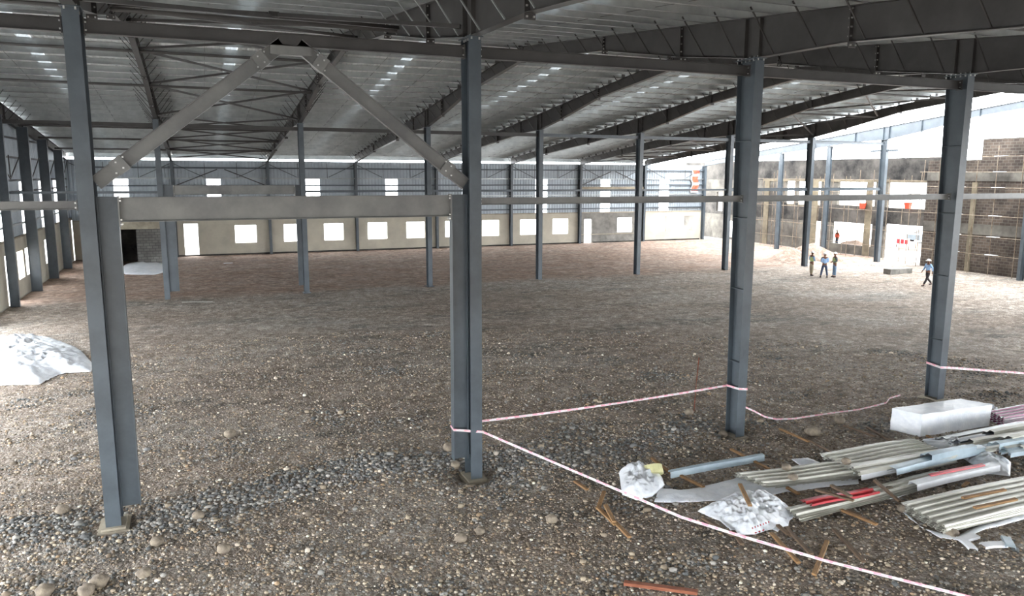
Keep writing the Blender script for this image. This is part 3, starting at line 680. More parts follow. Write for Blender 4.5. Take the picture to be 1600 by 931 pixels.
# parked car and mound beyond the openings
cx = at(1447, 395, 0, 82); c = thing('parked_car', 'grey car parked beyond the ground floor openings', 'car', (82, cx.y, 0))
prof = [(-2.1, .35), (2.1, .35), (2.15, .8), (1.3, .95), (.7, 1.4), (-1.1, 1.42), (-1.8, 1.0), (-2.15, .9)]
MB().prism([(82+a, b) for a, b in prof], 1, cx.y-.85, cx.y+.85).build('body', 'steel', c)
MB().prism([(82+a, b) for a, b in ((1.15, .98), (.65, 1.34), (-1.05, 1.36), (-1.6, 1.0))], 1, cx.y-.87, cx.y+.87).build('window', 'glass', c)
for dx in (-1.35, 1.35):
    for dy in (-.8, .8):
        MB().tube([(82+dx, cx.y+dy-.1, .33), (82+dx, cx.y+dy+.1, .33)], .33, 16).build('wheel', 'black', c)
def mound(name, cx, cy, rx, ry, h, m, label, cat, seed=0, nr=14, na=28, rough=.25):
    mb = MB(); V = []
    for r in range(nr+1):
        for a in range(na):
            t_ = 2*math.pi*a/na; q = r/nr; jit = 1+.18*noise.noise(Vector((math.cos(t_)*1.5, math.sin(t_)*1.5, seed)))
            x, y_ = math.cos(t_)*q*rx*jit, math.sin(t_)*q*ry*jit
            z = h*(1-q**1.3)*(1+rough*noise.noise(Vector((x*1.7, y_*1.7, seed+3)))) - (.05 if r == nr else 0)
            mb.v.append((cx+x, cy+y_, z+gz(cx+x, cy+y_)))
    for r in range(nr):
        for a in range(na):
            mb.f.append((r*na+a, r*na+(a+1) % na, (r+1)*na+(a+1) % na, (r+1)*na+a)); mb.mi.append(0)
    return tag(mb.build(name, m, smooth=True), label, cat)
pm = at(1418, 404, 0, 74)
mound('dirt_mound', 74, pm.y, 3, 2.4, .7, 'ground', 'low heap of dirt beside the parked car beyond the openings', 'dirt heap', 2)
pm = at(1330, 400, 0, 68)
mound('dirt_mound', 68.5, pm.y, 2.4, 3, .9, 'ground', 'dark heap of dirt seen through the left ground floor opening', 'dirt heap', 5)
pm = at(1275, 400, 0, 58)
mound('dirt_mound', 58, pm.y, 1.8, 2.6, 1.2, 'ground', 'heap of excavated soil behind the three standing men', 'dirt heap', 9)
# notice board
nb = at(1410, 377, 0, 72)
t = thing('notice_board', 'red and white site board seen through the right ground floor opening', 'sign', (72, nb.y, 0))
MB().box((72, nb.y-.75, nb.z-.35), (72.05, nb.y+.75, nb.z+.3)).build('panel', 'tapew', t)
for dy in (-.45, 0, .45):
    MB().box((71.97, nb.y+dy-.16, nb.z-.22), (71.998, nb.y+dy+.16, nb.z+.18)).build('lettering', 'redsheet', t)
for dy in (-.7, .7): MB().box((72.05, nb.y+dy-.03, 0), (72.1, nb.y+dy+.03, nb.z+.3)).build('post', 'steel_dark', t)
# red cloth near the far right corner
t0 = at(1091, 252, 1, YF-.3)
mb = MB(); nx, nz_ = 8, 18
for j in range(nz_+1):
    for i in range(nx+1):
        mb.v.append((t0.x-.45+.9*i/nx+.1*math.sin(j*.7), WYC-.25+.04*math.sin(i*1.3+j*.4), 7.6-2.4*j/nz_))
for j in range(nz_):
    for i in range(nx): mb.f.append((j*(nx+1)+i, j*(nx+1)+i+1, (j+1)*(nx+1)+i+1, (j+1)*(nx+1)+i)); mb.mi.append(1 if (j % 7 in (3, 4)) or i in (0,) else 0)
tag(mb.build('hanging_cloth', ['orange', 'white'], smooth=True), 'torn red and white cloth hanging at the far right corner of the cladding', 'cloth')
# hoppers (red buckets) on the upper floor sill
for k, (px, lab) in enumerate(((1352, 'orange bucket on the upper sill left of the bracket column'), (1423, 'orange bucket on the upper sill right of the bracket column'))):
    y_, z_ = on(px, 326)
    t = thing('bucket', lab, 'bucket', (XB-.3, y_, z_)); mb = MB(); n = 14
    for zz, r in ((0, .22), (.5, .32), (.5, .29), (.04, .2)):
        for a in range(n): mb.v.append((XB-.34+r*math.cos(2*math.pi*a/n), y_+r*math.sin(2*math.pi*a/n), z_+zz))
    for q in range(3):
        for a in range(n): mb.f.append((q*n+a, q*n+(a+1) % n, (q+1)*n+(a+1) % n, (q+1)*n+a)); mb.mi.append(0)
    mb.f.append(tuple(range(n))); mb.mi.append(0); mb.f.append(tuple(range(3*n, 4*n))); mb.mi.append(0)
    mb.build('body', 'orange', t)
    MB().tube([(XB-.34, y_+.3*math.cos(a), z_+.5+.2*math.sin(a)) for a in [math.pi*k_/8 for k_ in range(9)]], .012, 5).build('handle', 'steel_dark', t)

# ------------------------------------------------------------------ people
def skinmesh(name, verts, edges, m, parent, root=0, sub=2):
    me = bpy.data.meshes.new(name); me.from_pydata([v[:3] for v in verts], edges, []); me.materials.append(M[m])
    o = bpy.data.objects.new(name, me); COL.objects.link(o); o.parent = parent
    md = o.modifiers.new('skin', 'SKIN'); md.use_smooth_shade = True
    sv = me.skin_vertices[0].data if me.skin_vertices else None
    if sv is None:
        bm = bmesh.new(); bm.from_mesh(me); bm.verts.layers.skin.verify(); bm.to_mesh(me); bm.free(); sv = me.skin_vertices[0].data
    for k, v in enumerate(verts):
        r = v[3]; sv[k].radius = (r, r) if not isinstance(r, tuple) else r; sv[k].use_root = (k == root)
    o.modifiers.new('sub', 'SUBSURF').levels = sub; o.modifiers['sub'].render_levels = sub
    return o
def person(x, y, rot, label, shirt, pants, legs, arms, vest=False, z=None, head_tilt=0, shoes='black', hat=True, sleeve=True):
    t = thing('person', label, 'person', (x, y, gz(x, y) if z is None else z)); t.rotation_euler.z = rot; t['_w'] = (0, 0, 0)
    # body faces local +y
    V = [(0, 0, .95, (.15, .11)), (0, 0, 1.12, (.13, .10)), (0, .01, 1.30, (.17, .11)), (0, .0, 1.42, (.14, .09)), (0, .01, 1.50, .052), (0, .02, 1.55, .07), (0, .025, 1.62, .088), (0, .02, 1.69, .075)]
    E_ = [(i, i+1) for i in range(7)]
    SH = [(0, 0, .93, (.165, .12)), (0, 0, 1.12, (.15, .115)), (0, .01, 1.30, (.185, .125)), (0, 0, 1.41, (.15, .10)), (0, .01, 1.47, .062)]; SE = [(0, 1), (1, 2), (2, 3), (3, 4)]
    TR = [(0, 0, .98, (.155, .115)), (0, 0, .90, (.15, .115))]; TE = [(0, 1)]
    for s, (knee, foot) in zip((-1, 1), legs):
        n = len(V); V += [(s*.09, 0, .86, .085), (s*.1+knee[0], knee[1], .48, .058), (s*.1+foot[0], foot[1], foot[2]+.09, .04), (s*.11+foot[0], foot[1]+.14, foot[2]+.04, .035)]
        E_ += [(0, n), (n, n+1), (n+1, n+2), (n+2, n+3)]
        n = len(TR); TR += [(s*.09, 0, .84, .105), (s*.1+knee[0], knee[1], .48, .078), (s*.1+foot[0], foot[1], foot[2]+.12, .066)]; TE += [(1, n), (n, n+1), (n+1, n+2)]
        mb = MB(); fx, fy = s*.1+foot[0], foot[1]
        so = skinmesh('shoe', [(fx, fy-.06, foot[2]+.055, .05), (fx, fy+.05, foot[2]+.05, .052), (fx, fy+.17, foot[2]+.035, .04)], [(0, 1), (1, 2)], shoes, t)
    for s, (el, ha) in zip((-1, 1), arms):
        n = len(V); V += [(s*.19, 0, 1.40, .058), (s*.24+el[0], el[1], el[2], .042), (s*.24+ha[0], ha[1], ha[2], .028)]
        E_ += [(3, n), (n, n+1), (n+1, n+2)]
        w = Vector(V[n+2][:3]); d = (w-Vector(V[n+1][:3])).normalized(); sd = d.cross(Vector((0, 1, .01))).normalized()
        pm_ = w+d*.06; V.append((*pm_, (.035, .022))); E_.append((n+2, n+3)); pn = n+3
        for k, off in enumerate((-.03, -.01, .01, .03)):
            a = pm_+sd*off+d*.045; b_ = a+d*(.035 if k in (1, 2) else .026)+Vector((0, .012, 0)); q = len(V); V += [(*a, .009), (*b_, .008)]; E_ += [(pn, q), (q, q+1)]
        a = w+d*.03+Vector((0, .04, 0)); b_ = a+d*.035; q = len(V); V += [(*a, .011), (*b_, .009)]; E_ += [(n+2, q), (q, q+1)]
        n = len(SH); SH += [(s*.195, 0, 1.385, .078), (s*.24+el[0], el[1], el[2], .06), (s*.24+(el[0]*.2+ha[0]*.8), el[1]*.2+ha[1]*.8, el[2]*.2+ha[2]*.8, .046)]; SE += [(3, n), (n, n+1), (n+1, n+2)]
    # face: nose and ears grow out of the head
    q = len(V); V += [(0, .115, 1.61, .014)]; E_.append((6, q))
    for s in (-1, 1): q = len(V); V += [(s*.092, .015, 1.61, .016)]; E_.append((6, q))
    skinmesh('body', V, E_, 'skin', t); skinmesh('shirt', SH, SE, shirt, t); skinmesh('trousers', TR, TE, pants, t)
    for s in (-1, 1):
        MB().bar((s*.032, .10, 1.635), (s*.032, .108, 1.635), .02, .01).build('eye', 'black', t)
    MB().bar((-.025, .102, 1.565), (.025, .102, 1.565), .006, .008).build('mouth', 'redwood', t)
    if vest: skinmesh('vest', [(0, 0, .98, (.175, .13)), (0, 0, 1.12, (.165, .128)), (0, .01, 1.30, (.195, .135)), (0, 0, 1.39, (.165, .112))], [(0, 1), (1, 2), (2, 3)], 'vest', t)
    mb = MB(); n = 18; rings = [(.0, .0), (.06, -.012), (.10, -.05), (.118, -.10), (.122, -.115), (.155, -.118), (.155, -.126), (.115, -.126)]
    for r, zz in rings:
        for k in range(n): a = 2*math.pi*k/n; mb.v.append((max(r, .001)*math.cos(a), .02+max(r, .001)*1.12*math.sin(a)+(.02 if r > .13 and math.sin(a) > 0 else 0), 1.775+zz))
    for q in range(len(rings)-1):
        for k in range(n): mb.f.append((q*n+k, q*n+(k+1) % n, (q+1)*n+(k+1) % n, (q+1)*n+k)); mb.mi.append(0)
    mb.build('hard_hat', 'hat', t, smooth=True)
    return t
stand = [((0, .0), (-.02, 0, 0)), ((0, .0), (.02, 0, 0))]
down = [((-.02, -.03, 1.14), (-.01, .04, .90)), ((.02, -.03, 1.14), (.01, .04, .90))]
front = [((-.0, .0, 1.13), (.16, .22, 1.08)), ((.0, .0, 1.13), (-.16, .22, 1.08))]
p1 = g(1267, 431); p2 = g(1287, 434); p3 = g(1303, 433.5); p4 = g(1448, 447)
person(p1.x, p1.y, -1.6, 'person in light blue shirt, beige trousers and white hard hat, leftmost of the three standing', 'shirt', 'khaki', [((.02, .0), (.05, .03, 0)), ((-.02, .02), (-.05, .0, 0))], front, True)
person(p2.x, p2.y, -.5, 'person in light blue shirt and dark trousers seen from behind, middle of the three standing', 'shirt', 'trouser', [((-.06, .0), (-.12, 0, 0)), ((.06, .0), (.12, 0, 0))], front)
person(p3.x, p3.y, 1.3, 'person in pale vest over grey shirt and blue jeans, rightmost of the three standing', 'greyshirt', 'jean', stand, front, True)
person(p4.x, p4.y, 1.35, 'person in light blue shirt and dark trousers walking left beside the rightmost near column', 'shirt', 'black', [((0, .12), (0, .32, 0)), ((0, -.08), (0, -.38, .06))], [((-.02, -.12, 1.16), (-.01, -.12, .92)), ((.02, .06, 1.15), (.01, .2, .96))])
p5 = at(1307, 383, 0, 66.5)
person(66.5, p5.y, 1.5, 'person in orange top standing in the left ground floor opening', 'orange', 'trouser', stand, down, z=max(p5.z-.25, 0))

# ------------------------------------------------------------------ debris and loose goods
def crumple(name, pts, hgt, m, label, cat, seed, res=60, fr=2.2, ax=None, mode=0):
    """a sheet of film lying in folds over an outline drawn on the ground"""
    P = [Vector((p_.x, p_.y)) for p_ in pts]; xs = [p_.x for p_ in P]; ys = [p_.y for p_ in P]
    x0, x1, y0, y1 = min(xs), max(xs), min(ys), max(ys)
    def inside(q):
        c = False; n = len(P)
        for i in range(n):
            a, b = P[i], P[i-1]
            if (a.y > q.y) != (b.y > q.y) and q.x < (b.x-a.x)*(q.y-a.y)/(b.y-a.y)+a.x: c = not c
        return c
    def dist(q):
        m_ = 9e9
        for i in range(len(P)):
            a, b = P[i], P[i-1]; ab = b-a; t_ = max(0, min(1, (q-a).dot(ab)/max(ab.length_squared, 1e-9))); m_ = min(m_, (a+ab*t_-q).length)
        return m_
    mb = MB(); st = max(x1-x0, y1-y0)/res; idx = {}
    nx, ny = int((x1-x0)/st)+1, int((y1-y0)/st)+1; w = min(x1-x0, y1-y0)*.35
    for j in range(ny+1):
        for i in range(nx+1):
            q = Vector((x0+i*st, y0+j*st)); d = dist(q)
            wob = .5*st*Vector((noise.noise(Vector((q.x*3, q.y*3, seed))), noise.noise(Vector((q.x*3, q.y*3, seed+7)))))
            if not inside(q):
                if d > st*.8: continue
                best = None
                for i2 in range(len(P)):
                    a_, b_ = P[i2], P[i2-1]; ab = b_-a_; t_ = max(0, min(1, (q-a_).dot(ab)/max(ab.length_squared, 1e-9))); c_ = a_+ab*t_
                    if best is None or (c_-q).length < (best-q).length: best = c_
                q = best; d = 0; wob = Vector((0, 0))
            e = min(1, d/w)**.6
            f = fr
            wv = .5*noise.noise(Vector((q.x*.9, q.y*.9, seed+20))); n1 = 1-abs(noise.noise(Vector(((q.x+wv)*f*1.6, (q.y-wv)*f*.8, seed))))*2; n2 = 1-abs(noise.noise(Vector((q.x*f*2.3+3, q.y*f*2.3, seed+2))))*2; n3 = noise.noise(Vector((q.x*f*.6, q.y*f*.6, seed+4)))
            n4 = 1-abs(noise.noise(Vector((q.x*f*4.1+q.y*2, q.y*f*3.7, seed+9))))*2
            zz = .02+hgt*e*(.50+.25*n3+.18*n1+.16*n2+.10*n4)
            idx[(i, j)] = len(mb.v); mb.v.append((q.x+wob.x, q.y+wob.y, max(zz, .015)+gz(q.x, q.y)))
    for j in range(ny):
        for i in range(nx):
            k = [(i, j), (i+1, j), (i+1, j+1), (i, j+1)]
            k = [idx[a] for a in k if a in idx]
            if len(k) >= 3: mb.f.append(tuple(k)); mb.mi.append(0)
    o = mb.build(name, m, smooth=True)
    s = o.modifiers.new('thick', 'SOLIDIFY'); s.thickness = .006
    return tag(o, label, cat)
crumple('plastic_film', [g(*q) for q in ((-60, 560), (-40, 533), (20, 533), (85, 532), (125, 548), (145, 568), (143, 580), (95, 585), (62, 602), (0, 604), (-60, 600))], .75, 'plastic',
        'crumpled heap of white plastic film on the gravel left of the first near column', 'plastic sheet', 11, 90, 1.6)
crumple('plastic_film', [g(*q) for q in ((967, 742), (985, 728), (1012, 732), (1034, 748), (1040, 762), (1020, 778), (995, 785), (972, 778))], .42, 'plastic',
        'bunched white plastic bag beside a pale yellow foam disc', 'plastic sheet', 3, 50, 3)
crumple('plastic_film', [g(*q) for q in ((1022, 786), (1030, 766), (1060, 768), (1120, 757), (1160, 745), (1230, 757), (1340, 745), (1342, 756), (1240, 768), (1180, 778), (1120, 785), (1060, 787))], .12, 'plastic',
        'long strip of crumpled white plastic lying below the first stack of sheets', 'plastic sheet', 6, 90, 4)
crumple('plastic_film', [g(*q) for q in ((1090, 800), (1125, 785), (1150, 772), (1195, 770), (1215, 782), (1236, 797), (1232, 822), (1200, 830), (1180, 837), (1150, 838), (1125, 815))], .38, 'plastic',
        'large crumpled white plastic sack with small red print', 'plastic sheet', 8, 80, 2.6)
crumple('plastic_film', [g(*q) for q in ((1236, 812), (1300, 782), (1340, 786), (1400, 780), (1450, 762), (1445, 752), (1395, 770), (1320, 776), (1262, 790), (1225, 800), (1200, 825), (1215, 832))], .12, 'plastic',
        'white plastic edge trailing below the red trimmed sheets', 'plastic sheet', 14, 90, 4)
crumple('plastic_film', [g(*q) for q in ((1405, 795), (1440, 825), (1495, 838), (1530, 822), (1600, 805), (1610, 812), (1540, 828), (1500, 845), (1470, 840), (1420, 812))], .14, 'plastic',
        'white plastic wrapping under the lower right stack of sheets', 'plastic sheet', 18, 80, 4)
crumple('plastic_film', [g(*q) for q in ((1440, 690), (1490, 686), (1530, 700), (1580, 722), (1578, 745), (1540, 742), (1500, 715), (1460, 706))], .28, 'plastic',
        'torn clear plastic among the folded flashings at right', 'plastic sheet', 21, 60, 4)
crumple('plastic_film', [g(*q) for q in ((1236, 717), (1262, 716), (1282, 724), (1275, 731), (1250, 727))], .1, 'plastic',
        'small white plastic scrap left of the upper sheet stack', 'plastic sheet', 25, 30, 6)
# red print on the sack
t0 = thing('printed_patch', 'red printed lettering patch lying on the white plastic sack', 'print', tuple(g(1190, 822, .22)))
for k in range(7):
    a = g(1176+k*4.2, 826-k*1.6, .30); MB().bar(a, a+Vector((.035, .05, .0)), .022, .006).build('mark', 'redsheet', t0)
for k in range(3):
    a = g(1180+k*6, 833-k*2, .24); MB().bar(a, a+Vector((.05, .03, .0)), .03, .006).build('mark', 'redsheet', t0)
# foam disc
c = g(1020, 742, .12); mb = MB(); mb.tube([c, c+Vector((.02, .12, .16))], .26, 24)
tag(mb.build('foam_disc', 'yellow'), 'pale yellow foam disc leaning behind the bunched white plastic bag', 'foam disc')

# wrapped insulation block
F0, L0, R0 = g(1438, 682, .02), g(1391, 671, .02), g(1546, 665, .02)
u = (R0-F0); v = (L0-F0); u.z = v.z = 0; lu, lv = u.length, v.length; u.normalize(); v.normalize()
H = .62
mb = MB(); nu, nv, nh = 40, 16, 10
bm = bmesh.new()
def bp_(a, b, c_):
    q = F0+u*(a*lu)+v*(b*lv)+Vector((0, 0, c_*H))
    n3 = Vector((noise.noise(q*2.2), noise.noise(q*2.2+Vector((5, 0, 0))), noise.noise(q*2.2+Vector((0, 7, 0)))))*.018
    rg = (1-abs(noise.noise(Vector((q.x*3+q.z*4, q.y*3-q.z*3, q.z*2))))*2)*.016
    ctr = F0+u*lu/2+v*lv/2+Vector((0, 0, H/2)); q = q+n3*(c_ > .02)+(q-ctr).normalized()*rg
    # rounded edges
    return q
grid = {}
def gv(a, b, c_):
    k = (round(a, 4), round(b, 4), round(c_, 4))
    if k not in grid: grid[k] = bm.verts.new(bp_(*k))
    return grid[k]
for (n1, n2, fn) in ((nu, nh, lambda s_, t_: (s_, 0, t_)), (nu, nh, lambda s_, t_: (s_, 1, t_)), (nv, nh, lambda s_, t_: (0, s_, t_)), (nv, nh, lambda s_, t_: (1, s_, t_)), (nu, nv, lambda s_, t_: (s_, t_, 1)), (nu, nv, lambda s_, t_: (s_, t_, 0))):
    for i in range(n1):
        for j in range(n2): bm.faces.new([gv(*fn(i/n1, j/n2)), gv(*fn((i+1)/n1, j/n2)), gv(*fn((i+1)/n1, (j+1)/n2)), gv(*fn(i/n1, (j+1)/n2))])
bmesh.ops.recalc_face_normals(bm, faces=bm.faces)
me = bpy.data.meshes.new('wrapped_block'); bm.to_mesh(me); bm.free(); me.materials.append(M['plastic'])
for p_ in me.polygons: p_.use_smooth = False
o = bpy.data.objects.new('wrapped_block', me); COL.objects.link(o)
tag(o, 'large block wrapped in white plastic film in front of the rightmost near column', 'wrapped block')
t_ = thing('wrapping_flap', 'loose flap of white film sticking out at the right end of the wrapped block', 'plastic sheet', tuple(R0+Vector((0, 0, .3))))
mb = MB()
for j in range(7):
    for i in range(7):
        q = R0+u*(.02+.22*i/6)+v*(-.02+.5*lv*j/6)+Vector((0, 0, .28+.32*(1-i/6*.4)+.05*math.sin(i*1.7+j*1.1)))
        mb.v.append(tuple(q))
for j in range(6):
    for i in range(6): mb.f.append((j*7+i, j*7+i+1, (j+1)*7+i+1, (j+1)*7+i)); mb.mi.append(0)
mb.build('film', 'plastic', t_, smooth=True)

# stacks of profiled sheets
def sheet_stack(a, b, c, n, m, label, z0=.06, gap=.035, pitch=.2, h=.04, colr=None, name='profiled_sheet', skew=.05, grp=None, jit=1):
    """a: corner, b: corner along the length, c: corner across the ribs (ground points)"""
    a, b, c = Vector(a), Vector(b), Vector(c); L = (b-a); Wd = (c-a); L.z = 0; Wd.z = 0; ll, ww = L.length, Wd.length; L.normalize(); Wd.normalize()
    for k in range(n):
        mb = MB(); pr = ribs2(0, ww, pitch, h); off = L*random.uniform(-skew, skew)*jit+Wd*random.uniform(-.03, .03)*jit
        base = Vector((a.x, a.y, z0+k*gap+gz(a.x, a.y)))+off
        ns = 6
        for s in range(ns):
            for (u0, w0), (u1, w1) in zip(pr[:-1], pr[1:]):
                q = []
                for tt, uu, ww_ in ((s/ns, u0, w0), ((s+1)/ns, u0, w0), ((s+1)/ns, u1, w1), (s/ns, u1, w1)):
                    sag = .015*math.sin(tt*math.pi*2+k)
                    q.append(base+L*(ll*tt)+Wd*uu+Vector((0, 0, ww_+sag)))
                mb.cur = 1 if (w0 > 0 or w1 > 0) else 0; mb.quad(q)
        mm = m if colr is None else colr(k)
        o = mb.build(name, mm, recalc=False); s_ = o.modifiers.new('thick', 'SOLIDIFY'); s_.thickness = .004
        tag(o, (label if k < n-1 else label.replace('lower sheets', 'top sheet')) if n > 1 else label, 'metal sheet', grp if (n > 1 and k < n-1) else None)
Z = .1
sheet_stack(g(1147, 742, Z), g(1325, 722, Z), g(1200, 762, Z), 4, 'offwhite', 'off white ribbed metal, one of the lower sheets of the left stack carrying two stones', grp='lower sheets of the left stack')
sheet_stack(g(1282, 714, Z), g(1425, 690, Z), g(1345, 748, Z), 5, 'offwhite', 'off white ribbed metal, one of the lower sheets of the upper stack carrying one stone', grp='lower sheets of the upper stack')
sheet_stack(g(1322, 730, .25), g(1470, 704, .25), g(1345, 744, .25), 2, 'offwhite', 'narrow off white ribbed metal, one of the lower sheets laid crooked on the upper stack', z0=.27, pitch=.3, grp='crooked strips on the upper stack')
sheet_stack(g(1408, 792, Z), g(1640, 742, Z), g(1478, 832, Z), 6, 'offwhite', 'off white ribbed metal, one of the lower sheets of the lower right stack', grp='lower sheets of the lower right stack')
sheet_stack(g(1228, 797, Z), g(1460, 738, Z), g(1250, 812, Z), 3, 'offwhite', 'off white ribbed metal, one of the lower sheets beside the red one', grp='sheets beside the red one')
sheet_stack(g(1250, 780, .2), g(1355, 760, .2), g(1270, 790, .2), 1, 'redsheet', 'red ribbed metal sheet with timber offcuts lying on it', z0=.2)
sheet_stack(g(1545, 645, .2), g(1680, 622, .2), g(1572, 660, .2), 5, None, 'white sheet with magenta ribs, one of the lower sheets beside the wrapped block', colr=lambda k: ['white', 'pink'], pitch=.2, z0=.02, gap=.06, grp='magenta and white sheets')
# folded flashings: long angle, hat and channel sections
def flashing(p, q, prof, m, label, z=.1, name='flashing', grp=None):
    p, q = Vector(p), Vector(q); zb = z+gz(p.x, p.y); d = q-p; d.z = 0; L = d.length; d.normalize(); n = Vector((-d.y, d.x, 0)); mb = MB(); ns = 5
    for s in range(ns):
        for (a, b), (a2, b2) in zip(prof[:-1], prof[1:]):
            mb.quad([Vector((p.x, p.y, zb+b+.01*math.sin(s)))+d*(L*s/ns)+n*a, Vector((p.x, p.y, zb+b+.01*math.sin(s+1)))+d*(L*(s+1)/ns)+n*a, Vector((p.x, p.y, zb+b2+.01*math.sin(s+1)))+d*(L*(s+1)/ns)+n*a2, Vector((p.x, p.y, zb+b2+.01*math.sin(s)))+d*(L*s/ns)+n*a2])
    o = mb.build(name, m, recalc=False); s_ = o.modifiers.new('thick', 'SOLIDIFY'); s_.thickness = .004
    return tag(o, label, 'flashing', grp)
CH = [(-.02, .0), (0, .14), (.06, .15), (.2, .15), (.24, .02)]
GUT = [(0, .02), (.0, .18), (.12, .2), (.2, .12), (.3, .12), (.32, .0)]
flashing(g(1048, 744, .1), g(1195, 716, .1), [(0, 0), (.015, .15), (.1, .17), (.11, .12)], 'palegrey', 'long pale blue grey flashing lying apart on two timber battens', .05)
flashing(g(1345, 750, .1), g(1470, 722, .1), CH, 'white', 'white flashing along the front edge of the upper sheet stack', .12)
flashing(g(1400, 742, .2), g(1540, 706, .2), CH, 'palegrey', 'pale blue grey flashing between upper stack and red trimmed one', .2)
flashing(g(1432, 768, .1), g(1562, 736, .1), CH, 'white', 'white flashing with a red strip above it', .12)
flashing(g(1455, 750, .2), g(1540, 732, .2), [(0, 0), (.02, .05), (.1, .06)], 'redsheet', 'thin red flashing lying on a white one', .24)
flashing(g(1455, 728, .2), g(1525, 712, .2), GUT, 'palegrey', 'short pale folded flashing on top of the pile', .28)
for k, (a, b, m, lab) in enumerate((((1478, 690), (1605, 664), 'galv', 'dull grey folded gutter behind the pile, nearest the wrapped block'), ((1500, 698), (1610, 676), 'steel', 'dark grey folded gutter, second from the wrapped block'),
                         ((1520, 700), (1620, 684), 'offwhite', 'off white folded gutter leaning on the grey ones'), ((1552, 690), (1640, 672), 'offwhite', 'cream folded gutter highest on the right pile'),
                         ((1560, 712), (1640, 700), 'palegrey', 'pale folded gutter at the right picture edge'), ((1580, 706), (1650, 690), 'offwhite', 'cream gutter end with stacked folds'))):
    flashing(g(*a, .2), g(*b, .2), GUT, m, lab, .06+.07*k, 'gutter')
    for r in range(3):
        dx = random.uniform(-.12, .12); q0 = g(*a, .2)+Vector((dx, -.10-.11*r, 0)); q1 = g(*b, .2)+Vector((dx+random.uniform(-.1, .1), -.10-.11*r, 0))
        flashing(q0, q1, [(x_*.8, y_*(.9-.1*r)) for x_, y_ in GUT], ['offwhite', 'palegrey', m][r], 'folded gutter nested below the top ones in the pile by the wrapped block', .03+.06*k, 'gutter', 'nested gutters in the right pile')
for k, (px, py, rz, L) in enumerate(((1505, 850, .1, .55), (1528, 862, 1.1, .5), (1540, 858, -.2, .5), (1588, 860, .8, .5))):
    q = g(px, py, .05); flashing(q, q+Vector((math.cos(rz)*L, math.sin(rz)*L, 0)), [(0, 0), (.0, .05), (.16, .06), (.17, .02)], 'white' if k < 3 else 'palegrey',
        ['short white trim offcut lying flat at left of the little pile', 'short white trim offcut standing upright in the little pile', 'short white trim offcut at right of the little pile', 'pale grey trim offcut cut by the right picture edge'][k], .04, 'trim_offcut')

# timber pieces
def timber(x0, y0, x1, y1, z0, z1, m, label, w=.085, h=.045):
    a, b = g(x0, y0, z0+.03), g(x1, y1, z1+.03); a.z = z0+gz(a.x, a.y)+.055; b.z = z1+gz(b.x, b.y)+.055
    bm = bmesh.new(); d = b-a; L = d.length
    ns = 8
    bmesh.ops.create_cube(bm, size=1)
    bmesh.ops.scale(bm, vec=(L, w, h), verts=bm.verts)
    bmesh.ops.bevel(bm, geom=list(bm.edges), offset=.006, segments=1, affect='EDGES')
    bmesh.ops.bisect_plane(bm, geom=list(bm.verts)+list(bm.edges)+list(bm.faces), plane_co=(0, 0, 0), plane_no=(1, 0, 0))
    for v in bm.verts:
        v.co.y += .012*noise.noise(Vector((v.co.x*2, x0, 0))); v.co.z += .01*noise.noise(Vector((v.co.x*2, y0, 3)))
    me = bpy.data.meshes.new('timber_offcut'); bm.to_mesh(me); bm.free(); me.materials.append(M[m])
    o = bpy.data.objects.new('timber_offcut', me); COL.objects.link(o)
    o.rotation_euler = d.to_track_quat('X', 'Z').to_euler(); o.location = (a+b)/2
    return tag(o, label, 'timber')
